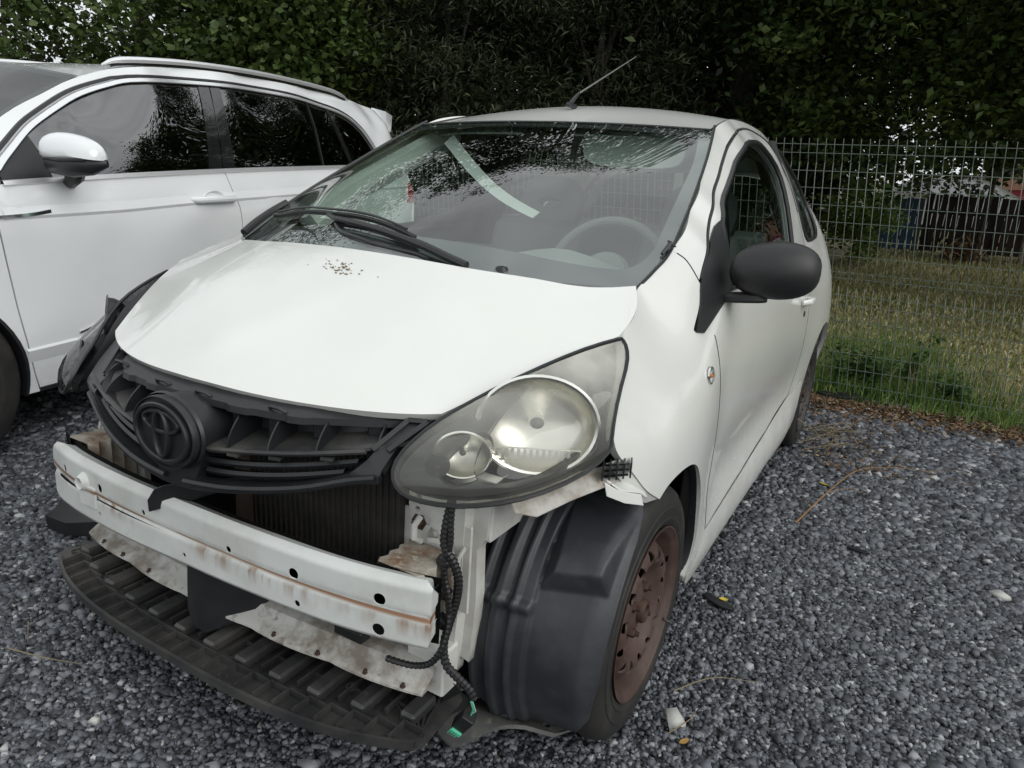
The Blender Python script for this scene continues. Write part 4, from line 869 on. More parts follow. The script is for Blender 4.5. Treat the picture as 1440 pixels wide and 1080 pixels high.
# badge drum and emblem
C = Vector((.035, -.552, .676)); AX, AZ = .0865, .0665
V = []; F = []; n_ = 56
prof_ = ((-.002, .93), (-.006, .955), (-.006, .985), (0, 1.0), (.006, 1.0), (.008, .965), (.06, .95), (.11, .95))
for t, k in prof_:
    for j in range(n_): A = 2*PI*j/n_; V.append((C.x+AX*k*math.cos(A), C.y+t, C.z+AZ*k*math.sin(A)))
for i in range(len(prof_)-1):
    for j in range(n_): F.append((i*n_+j, i*n_+(j+1) % n_, (i+1)*n_+(j+1) % n_, (i+1)*n_+j))
F.append(tuple(range(n_)))
drum = MB().add(V, F).build('badge_drum', BLACK, gr)
MB().add([(C.x+AX*1.06*math.cos(A)*k, C.y+dy, C.z+AZ*1.08*math.sin(A)*k) for k, dy in ((1, .014), (.97, .008)) for A in [2*PI*j/n_ for j in range(n_)]], [(j, (j+1) % n_, (j+1) % n_+n_, j+n_) for j in range(n_)]).build('badge_rim', BLACK, drum)
def oval_ring(cx, cz, rx, rz, w, dep, name):
    V = []; n_ = 48
    for j in range(n_):
        A = 2*PI*j/n_; c_, s_ = math.cos(A), math.sin(A)
        for k, y in ((1, .004), (1, -dep*.7), (1-w*.25/rz, -dep), (1-w*.75/rz, -dep), (1-w/rz, -dep*.7), (1-w/rz, .004)):
            kk = 1-(1-k)*(rz/rx if rx > rz else 1); kx = 1-(1-k)*(rz/rx)
            V.append((C.x+cx+rx*kx*c_, C.y-.002+y, C.z+cz+rz*k*s_))
    MB().add(V, [(j*6+a, j*6+a+1, ((j+1) % n_)*6+a+1, ((j+1) % n_)*6+a) for j in range(n_) for a in range(5)]).build(name, BLACK, drum)
oval_ring(0, 0, .076, .0565, .0095, .010, 'emblem_outer_ring')
oval_ring(0, .021, .052, .0225, .0080, .009, 'emblem_wide_oval')
oval_ring(0, -.001, .0225, .0470, .0080, .0105, 'emblem_upright_oval')

# ================================================================ wiring loom
hn = empty('wiring_loom'); hn.parent = car
def sleeve(P, r, n=5, dent=True):
    P = crv(P, n); 
    # even resample for corrugations
    Q = [Vector(P[0])]; acc = 0
    for a, b in zip(P, P[1:]):
        a, b = Vector(a), Vector(b); d = (b-a).length
        if d < 1e-6: continue
        while acc+d >= .0022:
            t = (.0022-acc)/d; a = a+(b-a)*t; Q.append(a.copy()); d = (b-a).length; acc = 0
        acc += d
    rs = [r*(1.0 if (i//2) % 2 else .84) for i in range(len(Q))] if dent else [r]*len(Q)
    return MB().tube(Q, rs, 8)
A_ = [(.537, .625), (.533, .58), (.532, .539), (.546, .51), (.553, .471), (.549, .426), (.541, .38), (.538, .343), (.548, .309), (.569, .288), (.590, .265), (.598, .245)]
sleeve([(x, -.372-.010*math.sin(i), z) for i, (x, z) in enumerate(A_)], .0085).build('loom_sleeve', CABLE, hn)
sleeve([(.541, -.378, .622), (.541, -.38, .584), (.541, -.379, .545), (.532, -.378, .509), (.533, -.378, .475), (.542, -.378, .443), (.545, -.376, .40), (.540, -.374, .37)], .0068).build('loom_sleeve', CABLE, hn)
sleeve([(.45, -.43, .310), (.47, -.415, .300), (.494, -.405, .298), (.525, -.402, .313), (.545, -.398, .345), (.549, -.385, .385), (.546, -.378, .41)], .0065).build('loom_sleeve', CABLE, hn)
for z in (.445, .505, .385): MB().box((.528, -.372, z), (.026, .022, .022), rot=Matrix.Rotation(.5, 3, 'Y'), ch=.004).build('cable_clip', CABLE, hn)
MB().tube([(.598, -.372, .247), (.600, -.365, .225), (.592, -.360, .205), (.588, -.36, .196)], .0016, 5).build('green_wire', GREEN, hn)
MB().tube([(.600, -.370, .247), (.603, -.362, .222), (.588, -.358, .203)], .0013, 5).build('green_wire', mat('pale_green_wire', (.35, .62, .50), .5), hn)
rt = Matrix.Rotation(R(35), 3, 'Y') @ Matrix.Rotation(R(20), 3, 'Z')
o = MB().box((.580, -.362, .190), (.026, .024, .044), rot=rt, ch=.002).build('connector', CABLE, hn)
mm = MB(); mm.box((.569, -.368, .171), (.022, .020, .010), rot=rt, ch=.001)
for k in range(4): mm.box(Vector((.567, -.379, .169))+rt @ Vector((-.0075+k*.005, 0, 0)), (.0015, .003, .012), rot=rt)
mm.build('connector_face', GREEN, o)

# ================================================================ wipers
wp = empty('windscreen_wiper'); wp.parent = car
def onws(L, up):
    L = np.array(L); q = wsf(L[:, 0], L[:, 1]); return [Vector(p)+Vector((0, -.35*up, up)) for p in q]
bl = crv([(-.565, .250), (-.46, .195), (-.361, .160), (-.206, .108), (-.095, .085), (-.003, .066), (.08, .045), (.137, .030)], 4)
o = MB().tube(onws(bl, .014), .0050, 6).build('wiper_blade', CABLE, wp)
MB().tube(onws(bl, .009), .0035, 4).build('wiper_rubber', CABLE, o)
MB().tube(onws(bl[2:-2], .024), .0032, 5).build('blade_bridge', TRIM, o)
MB().tube([Vector(p)+Vector((0, -.004, .016)) for p in crv([(.30, .0, .955), (.246, .003, .968), (.184, .008, .984), (.091, .022, 1.0), (-.008, .036, 1.013), (-.112, .058, 1.021), (-.150, .070, 1.022), (-.194, .096, 1.028)], 3)], [.010]*8+[.0080]*7+[.0065]*7, 8).build('wiper_arm', TRIM, wp)
MB().tube([Vector(p)+Vector((0, -.002, .006)) for p in crv([(.20, .0, .968), (.157, -.004, .978), (.062, -.002, .985), (-.013, .008, .996), (-.089, .03, 1.004), (-.140, .062, 1.018)], 4)], .0048, 6).build('wiper_arm', TRIM, wp)
MB().lathe([(-.01, .018), (.02, .017), (.028, .012), (.030, .0001)], 16, axis='z').build('wiper_pivot', TRIM, wp).location = (.36, .045, .945)

# ================================================================ cabin
dash = empty('dashboard'); dash.parent = car
V = []; xs_ = np.linspace(-.60, .60, 25)
pf = [(.10, .945), (.25, .965), (.40, .955), (.52, .925), (.60, .86), (.62, .74), (.60, .55)]
for x in xs_:
    k = (1-(x/.62)**2)
    for y, z in pf: V.append((x, y+.02*(1-k)+.06*(1-k)*(y < .2), z+(.045*math.exp(-((x-.33)/.15)**2) if .3 < y < .56 else 0)-.01*(1-k)))
n_ = len(pf); MB().add(V, [(i*n_+j, i*n_+j+1, (i+1)*n_+j+1, (i+1)*n_+j) for i in range(24) for j in range(n_-1)]).build('dash_top', DASH, dash, ang=60)
MB().box((.0, .60, .80), (.22, .05, .28), ch=.02).build('centre_console', DARK, dash)
MB().box((0, .50, .962), (.16, .06, .03), ch=.01).build('air_vent', DARK, dash)
# steering wheel
stw = empty('steering_wheel', (.33, .70, .90), (R(-62), 0, 0)); stw.parent = car
stw.rotation_euler = (R(65), 0, 0)
MB().tube([(.185*math.cos(a), .185*math.sin(a), 0) for a in np.linspace(0, 2*PI, 49)[:-1]], .014, 10, closed=True).build('wheel_rim', SEAT, stw)
MB().lathe([(-.03, .07), (.0, .085), (.02, .075), (.028, .04), (.03, .0001)], 28, axis='z').build('airbag_boss', DASH, stw)
for a in (0, PI, -PI/2): MB().box((.125*math.cos(a), .125*math.sin(a), 0), (.12 if a != -PI/2 else .035, .035 if a != -PI/2 else .12, .014), ch=.004).build('spoke', DASH, stw)
MB().tube([(.33, .55, .83), (.33, .70, .90)], .03, 10).build('steering_column', DARK, car)
def seat(x, y, w=.46, nm='front_seat'):
    e = empty(nm, (x, y, .30)); e.parent = car
    MB().box((0, 0, .12), (w, .48, .16), ch=.05).build('seat_cushion', SEAT, e, bevel=.02)
    rt = Matrix.Rotation(R(-18), 3, 'X')
    MB().box((0, .34, .44), (w*.94, .11, .60), rot=rt, ch=.045).build('backrest', SEAT, e, bevel=.02)
    # integrated headrest with an oval opening
    f_ = lambda u, v: np.stack([np.ravel(u), .50+.30*(np.ravel(v)-.74)+.0*np.ravel(u), np.ravel(v)], -1)
    panel('headrest', crv([(-.13, .68), (-.15, .80), (-.11, .895), (0, .915), (.11, .895), (.15, .80), (.13, .68)], 5)[:], f_, SEAT, e, th=.05, res=.03, holes=[circ((0, .80), .055, 18, ry=.022)], back=True)
for x in (-.34, .34): seat(x, 1.10)
MB().box((0, 2.0, .55), (1.1, .45, .16), ch=.05).build('rear_bench', SEAT, car, bevel=.02)
MB().box((0, 2.28, .80), (1.1, .10, .46), rot=Matrix.Rotation(R(-14), 3, 'X'), ch=.04).build('rear_backrest', SEAT, car, bevel=.02)
# headlining, pillars inside, sagging strip
panel('headlining', [(x*.93, y*.985+.02) for x, y in roof_o], topf(_roof), LINING, car, th=.006, res=.08, lift=-.04)
V = []; n_ = 14
for i in range(n_+1):
    t = i/n_; x = -.385+.40*t; y = .885-.05*t; z = 1.298-.235*t-.035*math.sin(PI*t); w = .021*(1-.35*t)
    V += [(x-w*.55, y-.012, z-w*.75), (x+w*.55, y+.010, z+w*.75), (x+w*.5, y+.014, z+w*.65), (x-w*.5, y-.002, z-w*.85)]
MB().add(V, [(i*4+j, i*4+(j+1) % 4, (i+1)*4+(j+1) % 4, (i+1)*4+j) for i in range(n_) for j in range(4)]+[(0, 1, 2, 3), (n_*4+3, n_*4+2, n_*4+1, n_*4)]).build('loose_trim_strip', CANVAS, car)
MB().box((.0, .90, 1.315), (.20, .03, .055), rot=Matrix.Rotation(R(-20), 3, 'X'), ch=.012).build('rear_view_mirror', DARK, car)
o = panel('sun_visor', crv([(.12, .00), (.13, -.10), (.20, -.135), (.40, -.135), (.46, -.10), (.46, .0)], 4), lambda u, v: np.stack([np.ravel(u), .93+.28*np.ravel(v)*0-.10*np.ravel(v)*-1*.6, 1.335+np.ravel(v)*.75], -1), LINING, car, th=.014, res=.04, back=True)
for s in (1, -1):
    P = [Vector((s*(x-.03), y+.02, z-.03)) for x, y, z in ((.62, .36, 1.02), (.60, .52, 1.12), (.575, .68, 1.20), (.545, .85, 1.285), (.52, 1.0, 1.35))]
    MB().tube([p+Vector((s*(.012 if s > 0 else -.01), .02, 0)) for p in P], .020 if s > 0 else .045, 8).build('pillar_trim', LINING, car)
    MB().tube([(s*.70, 1.62, .62), (s*.695, 1.63, .95), (s*.62, 1.66, 1.20), (s*.54, 1.68, 1.37)], .045, 8).build('pillar_trim', DARK, car)
    panel('door_card', [(.45, .40), (.45, .90), (.6, .95), (1.0, .97), (1.55, 1.0), (1.70, .9), (1.70, .45)], side(s), DARK, car, th=.02, res=.08, flip=s < 0, lift=-.05)
    MB().tube([(s*.60, 1.66, 1.25), (s*.62, 1.64, 1.0), (s*.60, 1.62, .7)], .008, 4).build('seat_belt', TRIM, car)

# ================================================================ tail of the hatchback
MB().box((0, 2.62, .66), (1.36, .02, .50)).build('boot_trim', DARK, car)
def tailf(u, v): u = np.ravel(u); v = np.ravel(v); return np.stack([u, 2.742-.10*np.abs(u/.78)**3-.35*np.clip(v-.95, 0, 1)-.25*np.clip(v-.95, 0, 1)**2-.12*np.clip(.45-v, 0, 1), v], -1)
tg_o = [(-.44, 1.32), (.44, 1.32), (.58, 1.18), (.70, .95), (.755, .75), (.77, .5), (.76, .25), (-.76, .25), (-.77, .5), (-.755, .75), (-.70, .95), (-.58, 1.18)]
rw = joinc(crv([(-.42, 1.28), (0, 1.30), (.42, 1.28), (.55, 1.12), (.60, .98), (0, .93), (-.60, .98), (-.55, 1.12)], 3, closed=True))
tail = panel('tailgate', tg_o, tailf, PAINT, car, th=.02, res=.05, flip=True, holes=[rw])
panel('rear_window', rw, tailf, SIDEG, tail, th=.004, res=.05, flip=True, lift=-.004)
for s in (1, -1):
    panel('tail_lamp', [(s*.64, .60), (s*.755, .60), (s*.745, .76), (s*.66, .78)][::s], tailf, REDL, car, th=.01, res=.05, flip=True, lift=.006)
MB().box((0, 2.735, .44), (1.30, .05, .16), ch=.02).build('rear_bumper', PAINT, car)
MB().box((0, 2.752, .66), (.52, .008, .11), ch=.002).build('number_plate_recess', TRIM, car)
SUVP=[]
for b in (-.75,-.4,0,.4,.8,1.3,1.8,2.3,2.681,3.1,3.4):
    e=-.0 if b>-.3 else -.10*((-.3-b)/.45)**2
    r=-.0 if b<2.8 else -.06*((b-2.8)/.6)**2
    k=e+r
    for z,a in ((.28,.885),(.38,.895),(.45,.90),(.60,.893),(.80,.905),(.93,.918),(.985,.915),(1.03,.892),(1.10,.872)):
        SUVP.append((b,z,a+k))
for b,k in ((1.3,.0),(1.8,0),(2.3,0),(2.7,-.015),(3.1,-.05),(3.4,-.09)):
    for z,a in ((1.2,.83),(1.35,.765),(1.46,.715)): SUVP.append((b,z,a+k))
for b,z,a in ((1.05,1.53,.645),(1.3,1.56,.655),(1.8,1.57,.65),(2.3,1.56,.65),(2.8,1.54,.63),(3.2,1.51,.59),(3.45,1.48,.55),
  (1.4,1.605,.59),(2,1.615,.585),(2.6,1.602,.575),(3.2,1.58,.52),
  (.1,1.06,.80),(.35,1.18,.735),(.6,1.33,.68),(.85,1.45,.655),(.3,1.10,.86),(.5,1.2,.785),(.8,1.2,.822),(.8,1.33,.76)): SUVP.append((b,z,a))
# ================================================================ the large white SUV
_su = TPS(SUVP)
suv = empty('parked_suv', (-2.656, -.399+.045, .0114-.0454*1.3), (math.atan(.0454), 0, R(7.528)))
tag(suv, 'clean white family SUV with chrome window line and silver roof rails, parked behind the wreck', 'car')
def sS(s): return lambda u, v: np.stack([s*_su(u, v), np.ravel(u), np.ravel(v)], -1)
archS = circ((0, .35), .375, 30, -.27, PI+.27)
arch2 = circ((2.681, .35), .375, 30, -.27, PI+.27)
topc = crv([(.40, 1.115), (.552, 1.224), (.668, 1.301), (.82, 1.388), (1.02, 1.463), (1.211, 1.507), (1.668, 1.538), (2.114, 1.544), (2.50, 1.520), (2.80, 1.468), (2.94, 1.395), (3.03, 1.300), (3.085, 1.220)], 5)
beltc = crv([(3.085, 1.165), (2.6, 1.148), (2.0, 1.132), (1.55, 1.118), (.9, 1.092), (.39, 1.066)], 5)
glass_o = joinc(topc, beltc)
roofe = crv([(.12, 1.055), (.30, 1.160), (.498, 1.272), (.70, 1.383), (.95, 1.494), (1.2, 1.560), (1.6, 1.601), (2.1, 1.612), (2.7, 1.597), (3.15, 1.570), (3.46, 1.53)], 5)
frame_o = joinc([(.13, 1.05)], roofe, [(3.50, 1.48), (3.44, 1.38), (3.40, 1.20), (3.42, 1.10), (3.085, 1.10)], [(3.085, 1.165)], topc[::-1], [(.385, 1.066), (.34, 1.05)])
seam1 = crv([(.335, 1.055), (.335, .95), (.345, .84), (.362, .69), (.377, .51), (.392, .36), (.412, .255)], 4)
seam2 = crv([(1.512, 1.112), (1.53, 1.02), (1.558, .94), (1.566, .83), (1.56, .6), (1.53, .42), (1.49, .255)], 4)
seam3 = crv([(2.50, 1.135), (2.54, 1.0), (2.52, .86), (2.40, .72), (2.29, .52), (2.27, .36), (2.26, .26)], 4)
def sh(L, d): return [(a+d, b) for a, b in L]
fend = joinc([(-.78, .85), (-.60, .935), (-.2, 1.01), (.13, 1.048), (.333, 1.052)], sh(seam1, -.003), [(.406, .255), (.366, .255)], archS, [(-.40, .255), (-.66, .26), (-.78, .4)])
d1 = joinc([(.340, 1.055), (.39, 1.063), (.9, 1.089), (1.50, 1.110)], sh(seam2, -.003), [(1.2, .252), (.8, .252)], sh(seam1, .003)[::-1])
d2 = joinc([(1.515, 1.113), (2.0, 1.129), (2.495, 1.143)], sh(seam3, -.003), [(1.9, .255), (1.496, .255)], sh(seam2, .003)[::-1])
qp = joinc([(2.503, 1.143), (3.085, 1.163), (3.085, 1.10), (3.42, 1.10), (3.47, .95), (3.49, .7), (3.48, .35), (3.42, .28), (3.10, .26)], arch2, [(2.29, .26)], sh(seam3, .003)[::-1])
for s in (1, -1):
    f = sS(s); fl = s < 0
    panel('front_fender', fend, f, SPAINT, suv, th=.02, res=.05, flip=fl)
    D1 = panel('front_door', d1, f, SPAINT, suv, th=.02, res=.04, flip=fl)
    D2 = panel('rear_door', d2, f, SPAINT, suv, th=.02, res=.04, flip=fl)
    panel('rear_quarter', qp, f, SPAINT, suv, th=.02, res=.05, flip=fl)
    fr = panel('roof_frame', frame_o, f, SPAINT, suv, th=.02, res=.04, flip=fl)
    panel('seam_backing', [(.2, .40), (.2, 1.04), (1.5, 1.08), (3.0, 1.12), (3.0, .8), (2.2, .7), (2.2, .28), (.45, .28)], f, UNDER, suv, th=.004, res=.1, flip=fl, lift=-.03)
    # panes and black pillars
    def pane(o, nm, par, m, lift): return panel(nm, o, f, m, par, th=.004, res=.05, flip=fl, lift=lift)
    cut = lambda a, b: [p for p in topc if a <= p[0] <= b]
    bz = lambda x: float(np.interp(x, [.39, .9, 1.55, 2.0, 2.6, 3.085], [1.066, 1.092, 1.118, 1.132, 1.148, 1.165]))
    tz = lambda x: float(np.interp(x, [p[0] for p in topc], [p[1] for p in topc]))
    i_ = .007
    w1 = joinc([(.60, bz(.6)+i_), (.60, tz(.6)-i_)], [(a, b-i_) for a, b in cut(.62, 1.55)], [(1.585, tz(1.585)-i_), (1.415, bz(1.415)+i_), (1.0, bz(1.0)+i_)])
    w2 = joinc([(1.60, bz(1.6)+i_), (1.725, tz(1.725)-i_)], [(a, b-i_) for a, b in cut(1.76, 2.40)], [(2.43, tz(2.43)-i_), (2.335, bz(2.335)+i_), (2.0, bz(2.0)+i_)])
    w3 = joinc([(2.350, bz(2.35)+i_), (2.445, tz(2.445)-i_)], [(a, b-i_) for a, b in cut(2.46, 2.60)], [(2.615, tz(2.615)-i_), (2.66, bz(2.66)+i_)])
    w4 = joinc([(2.69, bz(2.69)+i_), (2.645, tz(2.645)-i_)], [(a, b-i_*1.3) for a, b in cut(2.66, 3.05)], [(3.075, 1.215), (3.07, bz(3.07)+i_)])
    pane(w1, 'window', D1, PRIV, -.006); pane(w2, 'window', D2, PRIV, -.006); pane(w3, 'window', D2, PRIV, -.006); pane(w4, 'quarter_window', fr, PRIV, -.006)
    GB = mat('gloss_black_pillar', (.012, .012, .013), .08, coat=1) if s > 0 else bpy.data.materials['gloss_black_pillar']
    pane([(1.418, bz(1.418)+.003), (1.590, tz(1.59)-.003), (1.655, tz(1.655)-.003), (1.505, bz(1.505)+.003)], 'pillar_cover', D1, GB, -.002)
    pane([(1.512, bz(1.512)+.003), (1.661, tz(1.661)-.003), (1.722, tz(1.722)-.003), (1.596, bz(1.596)+.003)], 'pillar_cover', D2, GB, -.002)
    pane([(.40, bz(.4)+.002), (.40, 1.11), (.50, 1.185), (.595, 1.245), (.595, bz(.595)+.002)], 'mirror_sail', D1, TRIM, -.003)
    pane([(2.337, bz(2.337)), (2.432, tz(2.432)), (2.443, tz(2.443)), (2.348, bz(2.348))], 'window_divider', D2, TRIM, .001)
    pane([(2.662, bz(2.662)), (2.617, tz(2.617)), (2.643, tz(2.643)), (2.688, bz(2.688))], 'pillar_cover', fr, GB, .001)
    def ribbon(nm, c_, w, m, par, lift=.003, dep=.006):
        c_ = np.array(c_); q = f(c_[:, 0], c_[:, 1]); V = []
        t = np.gradient(c_, axis=0); t /= np.linalg.norm(t, axis=1)[:, None]; nn = np.stack([-t[:, 1], t[:, 0]], 1)
        a = f(*(c_+nn*w/2).T); b = f(*(c_-nn*w/2).T); mid = f(*c_.T); o_ = np.array([s*1., 0, .15])
        for i in range(len(c_)): V += [tuple(a[i]), tuple(a[i]*.35+mid[i]*.65+o_*dep+(a[i]-mid[i])*.35), tuple(b[i]*.35+mid[i]*.65+o_*dep+(b[i]-mid[i])*.35), tuple(b[i])]
        n_ = len(c_); return MB().add(V, [(i*4+k, i*4+k+1, (i+1)*4+k+1, (i+1)*4+k) for i in range(n_-1) for k in range(3)]).build(nm, m, par)
    ribbon('chrome_strip', topc, .021, SATIN, fr, dep=.009); ribbon('chrome_strip', beltc, .021, SATIN, fr, dep=.011)
    ribbon('rubber_strip', [(a-.012*(a < 1.1), b+.017) for a, b in topc], .014, TRIM, fr, dep=.008)
    # character lines: shoulder crease and lower door blade
    sc1 = crv([(.36, .960), (.9, .968), (1.3, .985), (2.0, 1.006), (2.7, 1.02), (3.3, 1.03)], 6)
    def ledge(nm, c_, up, dn, dep, par):      # pressed swage: slopes out gently, returns sharply beneath
        c_ = np.array(c_); A = f(c_[:, 0], c_[:, 1]+up); B = f(*c_.T)+np.array([s*dep, 0, 0]); Cc = f(c_[:, 0], c_[:, 1]-dn); n_ = len(c_); V = []
        for i in range(n_): V += [tuple(A[i]), tuple(B[i]), tuple(Cc[i])]
        return MB().add(V, [(i*3+k, i*3+k+1, i*3+k+4, i*3+k+3) for i in range(n_-1) for k in (0, 1)]).build(nm, SPAINT, par, ang=20)
    ledge('shoulder_crease', [(a, b-.012) for a, b in sc1], .035, .012, .007, D1)
    ledge('lower_crease', crv([(.372, .432), (.7, .438), (1.3, .45), (2.25, .47)], 5), .008, .05, .012, D1)
    ribbon('fender_chrome', crv([(.05, .930), (.30, .945), (.45, .952), (.535, .962)], 4), .018, CHROME, suv, dep=.008)
    ribbon('sill_chrome', crv([(.60, .462), (.75, .492), (1.0, .502), (1.9, .51), (2.2, .50)], 5), .010, CHROME, D1, dep=.008)
    # arch edges in black plastic
    def archrib(o, nm):
        c_ = np.array(o); r0_ = np.array([np.mean([p[0] for p in o]), .35]); ctr = np.array([o[0][0]/2+o[-1][0]/2, .35])
        inn = ctr+(c_-ctr)*.965; A = f(*c_.T)+np.array([s*.004, 0, 0]); B = f(*inn.T)+np.array([s*.006, 0, 0]); Cc = B-np.array([s*.09, 0, 0]); n_ = len(A)
        MB().add([tuple(v) for v in A]+[tuple(v) for v in B]+[tuple(v) for v in Cc], [(i+k*n_, i+1+k*n_, i+1+(k+1)*n_, i+(k+1)*n_) for i in range(n_-1) for k in (0, 1)]).build(nm, BLACK, suv)
        MB().lathe([(s*.42, .375), (s*.86, .375)], 30, (0, ctr[0], .35), a0=-.3, a1=PI+.3).build('wheel_housing', UNDER, suv)
    archrib(archS, 'wheel_arch_trim'); archrib(arch2, 'wheel_arch_trim')
    ribbon('sill_trim', [(x, .262) for x in np.linspace(.41, 2.27, 12)], .02, BLACK, suv, dep=.004)
    # handles
    for D, b0, z0 in ((D1, 1.385, .982), (D2, 2.36, 1.012)):
        hx = float(_su([b0], [z0])[0]); 
        MB().tube([(s*(hx-.006), b0-.145, z0+.002), (s*(hx+.022), b0-.115, z0), (s*(hx+.032), b0, z0+.003), (s*(hx+.024), b0+.115, z0+.004), (s*(hx-.004), b0+.145, z0+.004)], [.012, .0155, .016, .0155, .012], 10).build('door_handle', SPAINT, D)
        cup_ = MB().lathe([(-.012, .0001), (-.010, .030), (.001, .046), (.0035, .050), (.001, .053)], 28).build('handle_cup', SPAINT, D); cup_.location = (s*(hx+.001), b0, z0+.010); cup_.scale = (s, 1.25, .62)
    # roof rail
    rp = crv([(1.10, 1.560), (1.17, 1.586), (1.32, 1.606), (1.6, 1.628), (2.0, 1.640), (2.4, 1.636), (2.75, 1.620), (2.90, 1.598), (2.97, 1.578)], 5)
    rl = [Vector((s*(.605-.012*abs(b-1.9)), b, z)) for b, z in rp]
    V = []
    for i, p in enumerate(rl):
        k = min(i, len(rl)-1-i); w = .006+.013*min(1, k/6); h_ = .004+.010*min(1, k/6)
        V += [(p.x-w, p.y, p.z-h_), (p.x-w, p.y, p.z+h_*.6), (p.x-w*.3, p.y, p.z+h_), (p.x+w*.5, p.y, p.z+h_*.8), (p.x+w, p.y, p.z), (p.x+w, p.y, p.z-h_)]
    n_ = len(rl); o = MB().add(V, [(i*6+k, i*6+(k+1) % 6, (i+1)*6+(k+1) % 6, (i+1)*6+k) for i in range(n_-1) for k in range(6)]+[(0, 1, 2, 3, 4, 5)]).build('roof_rail', SATIN, suv)
    MB().add([(p.x+d, p.y, p.z-e_) for p in rl[3:-3] for d, e_ in ((.006, .008), (.004, .024))], [(i*2, i*2+1, i*2+3, i*2+2) for i in range(n_-7)]).build('rail_foot', TRIM, o)
    # door mirror
    V = []; F = []; n_, k_ = 28, 14
    for i in range(k_+1):
        t = PI*i/k_; xx = -math.cos(t); rr_ = math.sin(t)**.55
        for j in range(n_):
            A = 2*PI*j/n_; yy = math.cos(A)*rr_*(.075 if math.cos(A) < 0 else .03); zz = math.sin(A)*rr_*(.076 if math.sin(A) > 0 else .030)
            V.append((s*(1.035+xx*.128), .588+yy+.02*xx, 1.178+zz-(.016*xx if zz > 0 else 0)))
    for i in range(k_):
        for j in range(n_): F.append((i*n_+j, i*n_+(j+1) % n_, (i+1)*n_+(j+1) % n_, (i+1)*n_+j))
    mr_ = MB().add(V, F).build('wing_mirror', SPAINT, suv, ang=60)
    MB().tube([(s*.908, .60, 1.150), (s*.945, .565, 1.143), (s*1.04, .562, 1.140), (s*1.12, .585, 1.145), (s*1.163, .615, 1.152)], [.018, .042, .046, .038, .014], 12).build('mirror_lower_shell', TRIM, mr_)
    MB().tube([(s*.862, .66, 1.072), (s*.90, .65, 1.07), (s*.955, .63, 1.095), (s*.975, .625, 1.125)], [.022, .026, .034, .036], 10).build('mirror_foot', TRIM, mr_)
    ribM = MB().tube([(s*.935, .528, 1.160), (s*1.03, .512, 1.160), (s*1.13, .548, 1.162)], .006, 6).build('indicator_strip', TRIM, mr_)
# roof, screens, bonnet, nose, tail
rt_ = []
for b, zc_, ze, w in ((.97, 1.535, 1.497, .615), (1.2, 1.578, 1.558, .600), (1.6, 1.615, 1.598, .585), (2.1, 1.630, 1.610, .58), (2.7, 1.620, 1.596, .57), (3.15, 1.600, 1.570, .53), (3.5, 1.56, 1.53, .50)):
    rt_ += [(0, b-(.06 if b < 1 else 0), zc_), (w, b, ze), (-w, b, ze), (w*.5, b-(.04 if b < 1 else 0), zc_*.72+ze*.28), (-w*.5, b-(.04 if b < 1 else 0), zc_*.72+ze*.28)]
_sr = TPS(rt_)
ro = joinc(crv([(.615, .955), (.605, 1.2), (.59, 1.6), (.585, 2.1), (.575, 2.7), (.545, 3.15), (.51, 3.50)], 4), crv([(.51, 3.50), (.3, 3.54), (0, 3.55), (-.3, 3.54), (-.51, 3.50)], 4), crv([(-.51, 3.50), (-.545, 3.15), (-.575, 2.7), (-.585, 2.1), (-.59, 1.6), (-.605, 1.2), (-.615, .955)], 4), crv([(-.615, .955), (-.3, .905), (0, .89), (.3, .905), (.615, .955)], 4))
panel('roof', ro, topf(_sr), SPAINT, suv, th=.02, res=.08)
spo = panel('roof_spoiler', [(-.50, 3.50), (.50, 3.50), (.53, 3.62), (.50, 3.66), (-.50, 3.66), (-.53, 3.62)], lambda u, v: np.stack([np.ravel(u), np.ravel(v), 1.535-.15*(np.ravel(v)-3.5)-.05*np.ravel(u)**2], -1), SPAINT, suv, th=.05, res=.08, back=True)
for s in (1, -1): slab('spoiler_end', [(s*.50, 3.40, 1.545), (s*.53, 3.55, 1.525), (s*.52, 3.66, 1.505), (s*.56, 3.58, 1.40), (s*.62, 3.43, 1.36), (s*.56, 3.36, 1.46)], .02*s, SPAINT, suv, .004)
_sw = TPS([(s_*x, y, z) for s_ in (1, -1) for x, y, z in ((.001, -.06, 1.02), (.4, .0, 1.02), (.74, .13, 1.045), (.68, .50, 1.262), (.645, .72, 1.380), (.615, .955, 1.497), (.3, .905, 1.535), (.001, .89, 1.552), (.001, .42, 1.315), (.35, .44, 1.308))])
wo = joinc(crv([(-.74, .13), (-.4, 0), (0, -.06), (.4, 0), (.74, .13)], 5), crv([(.74, .13), (.70, .40), (.645, .72), (.615, .955)], 4), crv([(.615, .955), (.3, .905), (0, .89), (-.3, .905), (-.615, .955)], 5), crv([(-.615, .955), (-.645, .72), (-.70, .40), (-.74, .13)], 4))
w_ = panel('windscreen', wo, topf(_sw), glass('suv_windscreen', (.38, .42, .40), ior=2.0), suv, th=.005, res=.07)
wi_ = [(x*.93, .43+(y-.43)*.92) for x, y in wo]
panel('black_glass_border', wo, topf(_sw), FRIT, w_, th=.002, res=.06, holes=[wi_], lift=-.006)
_sh = TPS([(s_*x, y, z) for s_ in (1, -1) for x, y, z in ((.001, -.12, 1.03), (.5, -.03, 1.03), (.80, .05, 1.04), (.001, -.86, .90), (.5, -.83, .885), (.76, -.74, .86), (.84, -.3, .985), (.3, -.4, 1.03), (.55, -.4, 1.025))])
